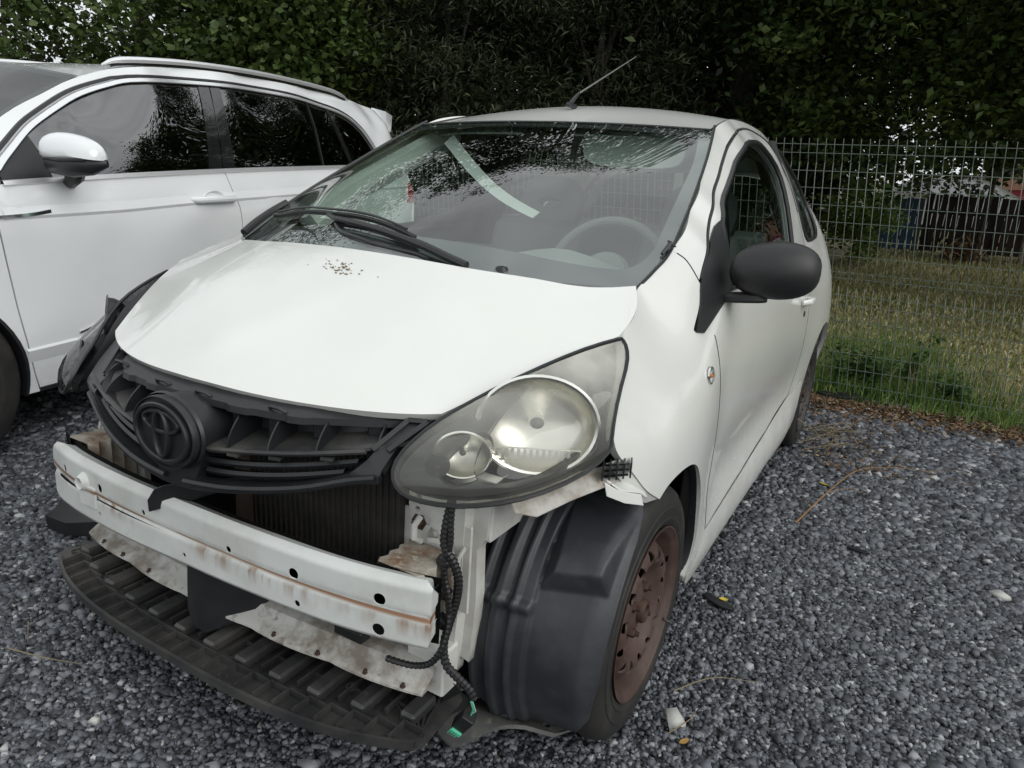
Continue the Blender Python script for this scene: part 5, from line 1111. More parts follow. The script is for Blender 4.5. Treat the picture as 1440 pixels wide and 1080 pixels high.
panel('bonnet', joinc(crv([(-.78, -.72), (-.5, -.83), (0, -.86), (.5, -.83), (.78, -.72)], 4), crv([(.78, -.72), (.86, -.3), (.82, .05)], 4), crv([(.82, .05), (.5, -.03), (0, -.10), (-.5, -.03), (-.82, .05)], 4), crv([(-.82, .05), (-.86, -.3), (-.78, -.72)], 4)), topf(_sh), SPAINT, suv, th=.02, res=.08)
nf = lambda u, v: np.stack([np.ravel(u), -.875+.19*np.abs(np.ravel(u)/.86)**2.6+.10*np.clip(.5-np.ravel(v), 0, 1)+.05*np.clip(np.ravel(v)-.7, 0, 1), np.ravel(v)], -1)
gh = [(-.42, .66), (.42, .66), (.44, .80), (-.44, .80)]; lh = [(-.45, .30), (.45, .30), (.50, .47), (-.50, .47)]
hl = [(.46, .67), (.78, .70), (.80, .80), (.62, .83), (.46, .80)]
nose = panel('front_bumper', joinc([(-.82, .28), (-.5, .20), (.5, .20), (.82, .28), (.83, .6), (.80, .84), (.5, .872), (0, .885), (-.5, .872), (-.80, .84), (-.83, .6)]), nf, SPAINT, suv, th=.03, res=.07, holes=[gh, lh, hl, [(-x, z) for x, z in hl][::-1]])
panel('lower_intake', lh, nf, BLACK, nose, th=.01, res=.1, lift=-.04); panel('grille', gh, nf, TRIM, nose, th=.01, res=.1, lift=-.02)
for z in (.69, .73, .77): MB().tube([(x, -.885+.19*abs(x/.86)**2.6, z) for x in np.linspace(-.43, .43, 12)], .006, 6).build('grille_bar', CHROME, nose)
for s in (1, -1): panel('headlamp', hl if s > 0 else [(-x, z) for x, z in hl][::-1], nf, PRIV, suv, th=.02, res=.06, lift=-.004)
tf = lambda u, v: np.stack([np.ravel(u), 3.53-.10*np.abs(np.ravel(u)/.86)**3-.25*np.clip(np.ravel(v)-1.05, 0, 1), np.ravel(v)], -1)
th_ = [(-.50, 1.12), (.50, 1.12), (.46, 1.46), (-.46, 1.46)]
tg_ = panel('tailgate', [(-.85, .28), (.85, .28), (.85, .9), (.78, 1.10), (.55, 1.50), (-.55, 1.50), (-.78, 1.10), (-.85, .9)], tf, SPAINT, suv, th=.02, res=.1, flip=True, holes=[th_])
panel('rear_window', th_, tf, PRIV, tg_, th=.004, res=.1, flip=True)
for s in (1, -1):
    panel('tail_lamp', [(s*.50, .88), (s*.82, .88), (s*.80, 1.02), (s*.50, 1.0)][::s], tf, REDL, suv, th=.02, res=.1, flip=True, lift=.006)
    panel('side_tail_lamp', [(3.28, .90), (3.44, .90), (3.43, 1.03), (3.34, 1.04)], sS(s), REDL, suv, th=.02, res=.05, flip=s < 0, lift=.006)
MB().box((0, 1.3, .30), (1.6, 3.9, .16), ch=.03).build('underbody', UNDER, suv)
MB().box((0, -.30, .62), (1.3, .8, .5), ch=.05).build('engine_bay', UNDER, suv)
MB().box((0, 1.9, .62), (1.55, 2.9, .5), ch=.05).build('cabin_floor', DARK, suv)
MB().tube([(x, .42, 1.0) for x in (-.7, 0, .7)], .10, 12).build('dashboard', DARK, suv)
for x, y in ((-.38, 1.15), (.38, 1.15), (-.38, 2.1), (.38, 2.1)):
    o = MB().box((x, y+.1, 1.02), (.48, .14, .62), rot=Matrix.Rotation(R(-14), 3, 'X'), ch=.05).box((x, y+.20, 1.42), (.26, .10, .18), ch=.04).build('seat', DARK, suv)
MB().tube([(.185*math.cos(a)+.38, .62+.08*math.sin(a), 1.02+.165*math.sin(a)) for a in np.linspace(0, 2*PI, 33)[:-1]], .016, 8, closed=True).build('steering_wheel', DARK, suv)
# wheels: plain multi-spoke alloys
def alloy(loc, s):
    e = empty('wheel', loc); e.parent = suv
    if s < 0: e.rotation_euler = (0, 0, PI)
    tyre_mb(.225, .350, .228, 0).build('tyre', RUBBER, e)
    MB().lathe([(-.20, .222), (-.10, .205), (-.03, .215), (-.01, .222), (.002, .230), (.004, .224), (-.004, .214), (-.03, .205)], 48).build('rim', SRIM, e)
    df = lambda u, v: np.stack([-.012-.25*np.clip(.10-np.hypot(u, v), 0, 1)*0-.02*np.exp(-(np.hypot(u, v)/.05)**2)-.012*np.cos(np.hypot(u, v)/.215*3), np.ravel(u), np.ravel(v)], -1)
    hs = []
    for k in range(5):
        A = 2*PI*k/5+.3
        for d0, d1 in ((-.47, .02), (.10, .59)):
            hs.append([(r*math.cos(A+a), r*math.sin(A+a)) for r, a in ((.075, (d0+d1)/2-.08), (.195, d0+.02), (.202, (d0+d1)/2), (.195, d1-.02), (.075, (d0+d1)/2+.08))])
    panel('spokes', circ((0, 0), .212, 50), df, SRIM, e, th=.025, res=.03, holes=hs)
    MB().lathe([(-.10, .0001), (-.10, .15), (-.12, .15), (-.12, .0001)], 30).build('brake_disc', GRIME, e)
for s in (1, -1): alloy((s*.895, 0, .350), s); alloy((s*.895, 2.681, .350), s)
# ================================================================ ground
def gridmesh(name, x0, x1, y0, y1, nx, ny, m, zf, parent=None):
    xs, ys = np.meshgrid(np.linspace(x0, x1, nx), np.linspace(y0, y1, ny)); z = zf(xs, ys)
    V = np.stack([xs, ys, z], -1).reshape(-1, 3); i = np.arange(nx*ny).reshape(ny, nx)
    F = np.stack([i[:-1, :-1], i[:-1, 1:], i[1:, 1:], i[1:, :-1]], -1).reshape(-1, 4)
    me = bpy.data.meshes.new(name); me.from_pydata(V.tolist(), [], F.tolist()); me.update(); me.polygons.foreach_set('use_smooth', [True]*len(me.polygons))
    return link(name, me, m, parent)
G_BED = mat('crushed_stone_bed', (.06, .063, .07), .9, noise=(60, (.03, .031, .034), .4, .6), dirt=(130, (.15, .155, .165), .58, .75), bump=(90, 1, .02))
G_LAWN = mat('dry_lawn_soil', (.18, .175, .08), .95, noise=(1.3, (.30, .25, .14), .42, .62), dirt=(14, (.05, .06, .022), .5, .75), bump=(40, .8, .02))
FAR = 3.66
tag(gridmesh('gravel_yard', -30, 30, -30, FAR, 121, 120, G_BED, gz), kind='structure')
tag(gridmesh('lawn', -60, 60, FAR, 140, 121, 110, G_LAWN, lambda x, y: gz(x, y)+.004+.015*np.sin(x*1.7)*np.sin(y*1.3)), kind='structure')

def chips(name, P, size, m, flat=.55, seed=1, kind='stuff', lay=.5):
    """angular stone chips: eight displaced corners each"""
    rg = np.random.default_rng(seed); n = len(P); c8 = np.array([(x, y, z) for x in (-1, 1) for y in (-1, 1) for z in (-1, 1)], float)
    V = c8[None]*(1+rg.uniform(-.45, .35, (n, 8, 3)))
    # taper one end and shear so no two look like boxes
    V[:, :, 0] *= 1-.35*rg.random((n, 1))*c8[None, :, 2]; V[:, :, 1] *= 1-.45*rg.random((n, 1))*c8[None, :, 0]
    s = size*rg.lognormal(0, .28, (n, 1, 1)); V = V*s*np.stack([np.ones(n)*.5, rg.uniform(.30, .46, n), rg.uniform(flat*.28, flat*.55, n)], -1)[:, None]
    a = rg.uniform(0, 2*PI, n); t = rg.normal(0, lay, n); u = rg.uniform(0, 2*PI, n)
    ca, sa = np.cos(a), np.sin(a); Rz = np.zeros((n, 3, 3)); Rz[:, 0, 0] = ca; Rz[:, 0, 1] = -sa; Rz[:, 1, 0] = sa; Rz[:, 1, 1] = ca; Rz[:, 2, 2] = 1
    ct, st = np.cos(t), np.sin(t); Rx = np.zeros((n, 3, 3)); Rx[:, 0, 0] = 1; Rx[:, 1, 1] = ct; Rx[:, 1, 2] = -st; Rx[:, 2, 1] = st; Rx[:, 2, 2] = ct
    cu, su = np.cos(u), np.sin(u); Ru = np.zeros((n, 3, 3)); Ru[:, 0, 0] = cu; Ru[:, 0, 1] = -su; Ru[:, 1, 0] = su; Ru[:, 1, 1] = cu; Ru[:, 2, 2] = 1
    V = np.einsum('nij,nkj->nki', Ru@Rx@Rz, V)+P[:, None]
    F8 = np.array([(0, 1, 3), (0, 3, 2), (4, 6, 7), (4, 7, 5), (0, 4, 5), (0, 5, 1), (2, 3, 7), (2, 7, 6), (0, 2, 6), (0, 6, 4), (1, 5, 7), (1, 7, 3)])
    F = (F8[None]+(np.arange(n)*8)[:, None, None]).reshape(-1, 3)
    return fastmesh(name, V.reshape(-1, 3), F, m, kind)
def fastmesh(name, V, F, m, kind=None, parent=None, smooth=False):
    me = bpy.data.meshes.new(name); k = F.shape[1]; me.vertices.add(len(V)); me.vertices.foreach_set('co', V.astype(np.float32).ravel())
    me.loops.add(F.size); me.loops.foreach_set('vertex_index', F.astype(np.int32).ravel()); me.polygons.add(len(F))
    me.polygons.foreach_set('loop_start', np.arange(0, F.size, k, dtype=np.int32)); me.update(calc_edges=True); me.validate()
    if smooth: me.polygons.foreach_set('use_smooth', [True]*len(me.polygons))
    o = link(name, me, m, parent)
    if kind: o['kind'] = kind
    return o
STONE = island('slate_chippings', [(.031, .033, .038), (.066, .071, .081), (.106, .114, .130), (.156, .167, .188), (.23, .24, .26), (.46, .47, .47)], .62, .45, pos=[0, .28, .52, .76, .95, 1.0], bump=(260, .6), )
rg = np.random.default_rng(3)
def in_view(x, y, pad=.12):
    d = np.stack([x-1.1416, y+1.2856, -1.131+0*x], -1); Mi = np.array([list(rr), list(uu), list(fw)]); q = d@Mi.T
    px, py = q[..., 0]/q[..., 2]*986.9/720, q[..., 1]/q[..., 2]*986.9/540
    return (q[..., 2] > .2) & (np.abs(px) < 1+pad) & (np.abs(py) < 1+pad*1.6)
def scatter(x0, x1, y0, y1, dens, seed):
    r_ = np.random.default_rng(seed); n = int((x1-x0)*(y1-y0)*dens); x = r_.uniform(x0, x1, n); y = r_.uniform(y0, y1, n); return x, y
xa, ya = scatter(-2.9, 3.2, -1.1, 3.72, 19500, 5); dist = np.hypot(xa-1.14, ya+1.29)
keep = (in_view(xa, ya)) & (rg.random(len(xa)) < np.clip((1.85/np.maximum(dist, .5))**1.8, .10, 1)) & ~((np.abs(xa) < .55) & (ya > .2) & (ya < 2.7)) & ~((xa < -1.75) & (ya > 1.2))
xa, ya = xa[keep], ya[keep]; dist = dist[keep]
za = gz(xa, ya)+rg.uniform(-.003, .007, len(xa))
tag(chips('gravel', np.stack([xa, ya, za], -1), .0108*np.clip(dist/1.8, 1, 2.3)[:, None, None], STONE, seed=2, flat=.75, lay=.5))
xb, yb_ = scatter(-3.4, 4.5, -2.6, 3.72, 700, 6); k = ~in_view(xb, yb_, 0)
tag(chips('gravel', np.stack([xb[k], yb_[k], gz(xb[k], yb_[k])+.001], -1), .026, STONE, seed=4, flat=.9))

# single stones and scraps that stand out
def rock(name, x, y, s, m, label, cat='stone', rz=0., flat=.5, seed=1):
    o = chips(name, np.array([[0, 0, 0.]]), s, m, seed=seed, flat=flat, kind=None, lay=.2); o.location = (x, y, float(gz(x, y))+s*flat*.35+.006); o.rotation_euler = (0, 0, rz)
    tag(o, label, cat); return o
PALE = mat('pale_stone', (.50, .50, .47), .8, bump=(120, .4, .002))
rock('pale_stone', .863, .079, .030, PALE, 'whitish stone chip lying on the gravel beside the front tyre', seed=3, flat=.8)
rock('pale_stone', 1.569, 1.218, .050, PALE, 'long whitish stone flake on the open gravel far right of the wheel', rz=1.2, flat=.35, seed=8)
rock('pale_stone', -.16, -.62, .026, PALE, 'small white stone in the gravel in front of the splash panel', seed=5, flat=.8)
def leafmesh(name, L_, W_, m, x, y, rz, label, cat='leaf', lift=.012, curl=.25):
    V = []; n_ = 8
    for i in range(n_+1):
        t = i/n_; w = W_*math.sin(PI*min(1, t*.92+.04))**.8; z = curl*L_*(t-.5)**2
        V += [(L_*(t-.5), -w/2, z+.12*w), (L_*(t-.5), 0, z), (L_*(t-.5), w/2, z+.18*w)]
    o = MB().add(V, [(i*3+k, i*3+k+1, (i+1)*3+k+1, (i+1)*3+k) for i in range(n_) for k in (0, 1)]).build(name, m); o.location = (x, y, float(gz(x, y))+lift); o.rotation_euler = (.1, .1, rz)
    tag(o, label, cat); return o
YEL = mat('yellow_leaf', (.55, .42, .04), .6)
leafmesh('fallen_leaf', .055, .022, YEL, .973, 1.846, 2.5, 'bright yellow leaf on the gravel beside the dry twigs')
leafmesh('fallen_leaf', .026, .014, YEL, .835, .64, .4, 'small yellow leaf fragment on the black plastic strip by the wheel', lift=.022)
leafmesh('fallen_leaf', .030, .012, mat('ochre_leaf', (.34, .20, .05), .7), .90, .03, 1.1, 'little ochre leaf on the gravel below the front tyre')
def scrap(name, x, y, pts, label, rz=0, th=.008, cat='scrap', m=BLACK, lift=.010, seed=0):
    r_ = random.Random(seed); P = [Vector((a, b, .006*r_.random()+.25*a*a)) for a, b in pts]; k = len(P)
    o = MB().add(P+[p+Vector((0, 0, th)) for p in P], [tuple(range(k))[::-1], tuple(range(k, 2*k))]+[(i, (i+1) % k, (i+1) % k+k, i+k) for i in range(k)]).build(name, m, bevel=.0015)
    o.location = (x, y, float(gz(x, y))+lift); o.rotation_euler = (.05, -.08, rz); tag(o, label, cat); return o
scrap('plastic_strip', .825, .63, [(-.05, -.018), (-.02, -.024), (.03, -.020), (.055, -.004), (.045, .012), (0, .010), (-.045, .004)], 'curved black plastic strip lying on the gravel behind the front wheel', rz=-.55)
scrap('plastic_strip', 1.15, 1.254, [(-.035, -.006), (.02, -.012), (.04, 0), (.02, .010), (-.03, .008)], 'thin black plastic sliver on the open gravel right of the sill', rz=-.2)
scrap('rubber_scrap', .915, 3.50, [(-.10, -.03), (-.04, -.055), (.05, -.05), (.10, -.01), (.08, .045), (0, .06), (-.08, .035)], 'crumpled black rubber scrap by the foot of the fence', rz=.2, th=.022, lift=.016)
scrap('rubber_scrap', .80, 3.46, [(-.05, -.03), (0, -.045), (.055, -.02), (.04, .035), (-.03, .04)], 'small folded black rubber piece left of the larger scrap', rz=-.4, th=.03, lift=.012)
scrap('liner_fragment', -.98, -.13, [(-.13, -.05), (-.04, -.09), (.10, -.08), (.15, 0), (.06, .07), (-.05, .09), (-.13, .05)], 'torn black wheel liner piece on the gravel at the far front corner', rz=.5, th=.05, lift=.012)
scrap('liner_fragment', -.80, -.03, [(-.07, -.05), (.05, -.07), (.09, .0), (.02, .07), (-.07, .05)], 'upright scrap of black liner leaning by the far front corner', rz=1.1, th=.11, lift=.0)

# twigs
TWIG = mat('dry_twig', (.30, .17, .07), .8, noise=(30, (.16, .095, .045), .4, .7)); STRAW = mat('dry_straw', (.24, .19, .11), .8)
def twig(name, paths, label, m=TWIG, r=.0036):
    e = MB()
    for P, k in paths: P = crv(P, 5); e.tube([(x, y, float(gz(x, y))+z) for x, y, z in P], [r*k*(1-.75*i/len(P)) for i in range(len(P))], 5)
    o = e.build(name, m); tag(o, label, 'twig'); return o
twig('fallen_twig', [([(.93, 1.36, .012), (1.0, 1.72, .03), (1.08, 2.10, .022), (1.20, 2.22, .03), (1.353, 2.32, .02), (1.576, 2.29, .012)], 1), ([(1.08, 2.10, .022), (1.02, 2.22, .04), (.93, 2.30, .02), (.90, 2.42, .015)], .6), ([(1.20, 2.22, .03), (1.22, 2.36, .05), (1.30, 2.46, .02)], .5), ([(1.10, 2.14, .025), (1.22, 2.13, .04), (1.30, 2.10, .01)], .5), ([(1.0, 1.72, .03), (1.08, 1.80, .04), (1.17, 1.81, .015)], .4), ([(1.353, 2.32, .02), (1.45, 2.36, .04), (1.55, 2.42, .012)], .4), ([(1.06, 2.02, .02), (.96, 2.05, .05), (.86, 2.12, .012)], .4), ([(1.14, 2.17, .03), (1.10, 2.36, .05), (1.16, 2.52, .012)], .45), ([(.96, 1.52, .02), (.90, 1.62, .04), (.88, 1.74, .01)], .35)], 'long orange brown twig with side shoots lying across the gravel')
twig('fallen_twig', [([(.80, 2.05, .22), (.86, 2.15, .16), (.95, 2.32, .05), (1.05, 2.55, .02), (1.08, 2.7, .01)], .7), ([(.95, 2.32, .05), (1.02, 2.36, .06), (1.12, 2.30, .02)], .5)], 'thin pale stem stuck to the sill and trailing on the gravel', m=STRAW, r=.003)
twig('dry_grass_tuft', [([(.85+random.uniform(-.1, .15), 2.5+random.uniform(-.3, .3), .01), (.95+random.uniform(-.15, .15), 2.6+random.uniform(-.2, .2), random.uniform(.02, .06)), (1.02+random.uniform(-.15, .15), 2.7+random.uniform(-.3, .3), .012)], 1) for _ in range(14)], 'tangle of straw coloured stalks beside the rear wheel', m=STRAW, r=.0022)
twig('dry_stalk', [([(.83, .18, .01), (.90, .27, .02), (1.00, .33, .012)], 1), ([(.86, .03, .01), (.90, .10, .03), (.88, .16, .012)], .8)], 'thin straw stalks on the gravel close to the front tyre', m=STRAW, r=.0018)
twig('dry_stalk', [([(-.55, -.60, .01), (-.44, -.58, .02), (-.36, -.54, .012)], 1), ([(-.62, -.52, .01), (-.52, -.57, .02)], .8)], 'grey straw stalks in front of the splash panel', m=STRAW, r=.0018)
o = rawmesh('sill_leaf', [(0, 0, 0), (.022, .004, .012), (.03, .02, -.006), (.012, .03, -.022), (-.008, .012, -.014)], [(0, 1, 2, 3, 4)], mat('dead_green_leaf', (.13, .12, .05), .7)); o.location = (.800, 2.01, .325); o.rotation_euler = (.3, .4, .8); tag(o, 'shrivelled olive leaf stuck on the end of the sill before the rear wheel', 'leaf')
# seeds fallen on the bonnet
r_ = np.random.default_rng(9); n = 46; uu_ = r_.normal(0, 1, (n, 2))*[.030, .010]; sp_ = np.concatenate([uu_, r_.uniform(-1, 1, (14, 2))*[.10, .02]])
sx_, sy_ = .06+sp_[:, 0]+sp_[:, 1]*.2, -.13+sp_[:, 1]-.10*sp_[:, 0]
P = np.stack([sx_, sy_, _hood(sx_, sy_)+.001], -1); o = chips('seed_debris', P, .0030, mat('seed_brown', (.22, .17, .11), .8), seed=3, kind='stuff', lay=.2)

# leaf litter along the fence
def quads(name, P, size, m, seed, up=.6, asp=.55, kind='stuff', parent=None, droop=0, fold=.35, nrm=None):
    rg_ = np.random.default_rng(seed); n = len(P)
    nz_ = rg_.normal(0, 1, (n, 3)); nz_[:, 2] = np.abs(nz_[:, 2])+up
    if nrm is not None: nz_ += nrm
    nz_ /= np.linalg.norm(nz_, axis=1)[:, None]
    t = rg_.normal(0, 1, (n, 3)); t[:, 2] -= droop; t -= nz_*(t*nz_).sum(1)[:, None]; t /= np.linalg.norm(t, axis=1)[:, None]; b = np.cross(nz_, t)
    s = size*rg_.uniform(.65, 1.25, (n, 1)); a = asp*rg_.uniform(.8, 1.2, (n, 1))
    V = np.stack([P-t*s*.5, P+b*s*a*.5+nz_*s*fold*.18-t*s*.06, P+t*s*.5+nz_*s*-.06, P-b*s*a*.5+nz_*s*fold*.18-t*s*.06], 1).reshape(-1, 3)
    i = np.arange(n)[:, None]*4; F = np.concatenate([i+[0, 2, 1], i+[0, 3, 2]], 1).reshape(-1, 3)
    return fastmesh(name, V, F, m, kind, parent)
LITTER = island('leaf_litter', [(.05, .03, .018), (.10, .055, .028), (.16, .095, .05), (.22, .15, .09), (.30, .23, .15)], .8)
n = 16000; x = rg.uniform(.55, 3.6, n); y = 3.56+np.sin(x*5)*.05-.15+rg.normal(0, .09, n)-np.abs(rg.normal(0, .13, n))*(rg.random(n) < .5)
quads('leaf_litter', np.stack([x, y, gz(x, y)+rg.uniform(.004, .028, n)], -1), .030, LITTER, 5, up=1.2, asp=.45)
n = 2600; x = rg.normal(.98, .16, n); y = rg.uniform(2.1, 3.6, n)
quads('leaf_litter', np.stack([x, y, gz(x, y)+rg.uniform(.004, .02, n)], -1), .022, LITTER, 6, up=1.2, asp=.4)

# ---------------------------------------------------------------- wire mesh fence
fe = empty('wire_mesh_fence', (1, 3.5645, 0)); tag(fe, 'dark green welded wire mesh fence between the gravel and the lawn', 'fence')
FD = Vector((math.cos(.0272), math.sin(.0272), math.sin(.00824))); FU = Vector((math.sin(-.089)*FD.x, math.sin(-.089)*FD.y, math.cos(.089))); FN = FD.cross(FU).normalized()*-1   # towards the yard
FO = Vector((1, 3.5645, 1.389))
def fpt(s, h, o=0): return FO+FD*s-FU*h-(Vector((1, 3.5645, 0)))-FD.cross(FU)*(-o)*1.0
def foldo(h):
    """forward fold of the panel at the two stiffening beads"""
    o = 0
    for c_ in (-.052, .70-.012): o += .026*max(0, 1-abs(h-c_)/.052)
    return o
vp = [(h, foldo(h)) for h in (-.19, -.104, -.052, 0, .3, .636, .688, .74, 1.0, 1.40)]
vw = MB().tube([-FU*h+FN*o_ for h, o_ in vp], .0022, 5)
vw0 = vw.build('vertical_wire', WIREM, fe, smooth=True)
VS = np.arange(-3.85, 2.80, .0484)
for i, s_ in enumerate(VS):
    o = vw0 if i == 0 else vw0.copy()
    if i: COL.objects.link(o); o.parent = fe
    o.location = FO+FD*float(s_)-Vector((1, 3.5645, 0))
hs_ = [-.155, -.104, -.0, .1, .2, .3, .4, .5, .6, .636, .74, .80, .90, 1.0, 1.1, 1.2, 1.3]
hw0 = MB().tube([FD*-3.9+FN*.0045, FD*2.85+FN*.0045], .0022, 6).build('horizontal_wire', WIREM, fe)
for i, h in enumerate(hs_):
    o = hw0 if i == 0 else hw0.copy()
    if i: COL.objects.link(o); o.parent = fe
    o.location = FO-FU*h+FN*foldo(h)-Vector((1, 3.5645, 0))
for s_ in (-3.9, -1.40, 2.32):
    MB().box((0, 0, 0), (.05, .04, 1.62), ch=.004).build('post', WIREM, fe).location = FO+FD*s_-FU*.62-FN*.035-Vector((1, 3.5645, 0))

# ---------------------------------------------------------------- lawn cover
GRASS = island('grass_blades', [(.11, .15, .035), (.20, .23, .06), (.34, .31, .13), (.48, .41, .22), (.56, .49, .30)], .7, pos=[0, .3, .55, .8, 1])
GREENB = island('green_grass', [(.05, .10, .018), (.09, .17, .03), (.15, .25, .055), (.27, .30, .11)], .6, trans=.25)
def blades(name, x, y, h, m, seed, w=.005, lean=.5, kind='stuff', zf=gz):
    rg_ = np.random.default_rng(seed); n = len(x); a = rg_.uniform(0, 2*PI, n); hh = h*rg_.uniform(.4, 1.3, n); l = hh*rg_.uniform(0, lean*2, n); d = rg_.uniform(0, 2*PI, n)
    P = np.stack([x, y, zf(x, y)], -1); b = np.stack([np.cos(a), np.sin(a), 0*a], -1)*w*rg_.uniform(.6, 1.3, n)[:, None]; dd = np.stack([np.cos(d), np.sin(d), 0*d], -1)
    m1 = P+dd*(l*.35)[:, None]+np.stack([0*a, 0*a, hh*.6], -1); tp = P+dd*l[:, None]+np.stack([0*a, 0*a, hh*(1-.35*l/np.maximum(hh, 1e-4)).clip(.2, 1)], -1)
    V = np.stack([P-b, P+b, m1+b*.7, m1-b*.7, tp], 1).reshape(-1, 3); i = np.arange(n)[:, None]*5
    F = np.concatenate([i+[0, 1, 2], i+[0, 2, 3], i+[3, 2, 4]], 1).reshape(-1, 3)
    return fastmesh(name, V, F, m, kind)
x, y = scatter(.1, 6.5, 3.66, 13.5, 2600, 12); k = in_view(x, y, .05) & (rg.random(len(x)) < np.clip((5.2/(y+1.3))**2.1, .03, 1)); x, y = x[k], y[k]
sc_ = np.clip((y+1.3)/6, 1, 2.2)
blades('lawn_grass', x, y, .045*sc_, GRASS, 4, w=.0045*sc_.mean(), lean=.9)
n = 11000; x = rg.normal(1.0, .34, n); y = 3.62+np.abs(rg.normal(0, .75, n)); k = (x > .3)
blades('tall_green_grass', x[k], y[k], .13, GREENB, 5, w=.004, lean=.5)
n = 2200; x = rg.uniform(.4, 3.4, n); y = 3.6+rg.normal(0, .10, n)
blades('fence_line_weeds', x, y, .11, GREENB, 6, w=.0035, lean=.6)
n = 500; x = rg.uniform(.5, 2.6, n); y = 3.72+rg.uniform(0, .9, n)
blades('dry_stalks', x, y, .30, island('straw_stalks', [(.26, .22, .12), (.40, .35, .22)], .8), 8, w=.0022, lean=.35)
# broad-leaved weeds behind the fence
def weed(x, y, h, n, spread, label, m, ls=.05):
    e = empty('weed', (x, y, float(gz(x, y)))); tag(e, label, 'weed'); mb = MB(); P = []
    for i in range(n):
        a = random.uniform(0, 2*PI); d = random.uniform(.2, 1)*spread; tp = (d*math.cos(a), d*math.sin(a), h*random.uniform(.55, 1.05)); md = (tp[0]*.35, tp[1]*.35, tp[2]*.55)
        c_ = crv([(0, 0, 0), md, tp], 6); mb.tube(c_, .002, 4)
        for q in c_[3:]:
            for _ in range(3): P.append([q[j]+random.gauss(0, .018) for j in range(3)])
    mb.build('stem', m, e); quads('leaves', np.array(P), ls, m, int(x*100) % 97, up=.6, asp=.5, parent=e)
WEEDM = island('weed_leaves', [(.045, .09, .02), (.075, .14, .035), (.12, .19, .06)], .6, trans=.25)
weed(.86, 3.78, .32, 9, .20, 'bushy dark green weed just behind the fence by the rear bumper', WEEDM)
weed(1.22, 3.98, .36, 8, .22, 'tall leafy weed in the middle of the green patch', WEEDM, .055)
weed(1.03, 3.74, .30, 12, .18, 'low broad-leaved weed between the two taller ones', WEEDM)
weed(1.50, 3.75, .22, 10, .18, 'low weed at the fence foot right of the green patch', WEEDM)
weed(2.02, 3.76, .12, 9, .12, 'small weed tuft at the fence foot near the right edge', WEEDM, .04)

# ---------------------------------------------------------------- trees and bushes
BARK = mat('bark', (.055, .045, .035), .9, noise=(8, (.03, .025, .02), .4, .6), bump=(30, .8, .02))
LEAFS = dict(
 dark=island('dark_tree_leaves', [(.006, .012, .003), (.012, .024, .005), (.024, .042, .009), (.05, .075, .02)], .5, trans=.2, pos=[0, .4, .8, 1]),
 mid=island('broad_tree_leaves', [(.014, .028, .006), (.030, .054, .011), (.055, .088, .022), (.10, .14, .04)], .45, trans=.25, pos=[0, .4, .8, 1]),
 ivy=island('ivy_leaves', [(.025, .045, .009), (.045, .075, .016), (.075, .115, .030), (.13, .17, .06)], .42, trans=.2, pos=[0, .35, .75, 1]),
 willow=island('willow_leaves', [(.012, .019, .007), (.024, .034, .014), (.045, .058, .026), (.10, .11, .06)], .55, trans=.2, pos=[0, .4, .8, 1]))
TREE_N = [0]
def tree(name, x, y, h, crown, m, label, cat='tree', leaf=.07, n=20000, trunk_r=.14, asp=.6, cl=.28, droop=0, limbs=9, ncl=240, group=None, shell=.45):
    """crown=(centre dx,dy,z, rx,ry,rz); leaf clusters spread unevenly through the crown, gaps between them"""
    TREE_N[0] += 1; r_ = np.random.default_rng(100+TREE_N[0]); z0 = float(gz(x, y)); e = empty(name, (x, y, z0)); tag(e, label, cat, group)
    cx_, cy_, cz_, rx, ry, rz = crown; mb = MB()
    mb.tube(crv([(0, 0, -.1), (.04, .03, h*.25), (cx_*.4-.05, cy_*.4, h*.5), (cx_*.9, cy_*.9, h*.85)], 5), [trunk_r*(1-.8*i/15) for i in range(16)], 8).build('trunk', BARK, e)
    lb = MB(); C = []
    for i in range(limbs):
        v = r_.normal(0, 1, 3); v /= np.linalg.norm(v); tip = np.array([cx_, cy_, cz_])+v*np.array([rx, ry, rz])*.85; zb = min(max(tip[2]*.55, h*.15), h*.7); b = (cx_*zb/h*.9, cy_*zb/h*.9, zb)
        lb.tube(crv([b, tuple((np.array(b)+tip)/2+np.array([0, 0, .12*h*.3])), tuple(tip)], 5), [trunk_r*.35*(1-.09*j) for j in range(11)], 6)
    lb.build('limbs', BARK, e)
    v = r_.normal(0, 1, (ncl, 3)); v /= np.linalg.norm(v, axis=1)[:, None]; rad = r_.uniform(shell, 1.0, (ncl, 1))**.7
    lump = 1+.18*np.sin(v[:, :1]*5+TREE_N[0])*np.cos(v[:, 2:]*4)
    C = np.array([cx_, cy_, cz_])+v*rad*lump*np.array([rx, ry, rz])
    C = C[C[:, 2]+z0 > .25]
    k = r_.integers(0, len(C), n); off = r_.normal(0, 1, (n, 3)); off *= np.array([1, 1, .62])*cl*r_.uniform(.5, 1.0, (len(C), 1))[k]; 
    if droop: off[:, 2] -= np.abs(off[:, 2])*droop
    P = C[k]+off; P = P[P[:, 2] > .05]
    o = quads('crown', P, leaf, m, 50+TREE_N[0], up=.5, asp=asp, parent=e, kind='stuff', droop=droop*1.5, nrm=None)
    return e
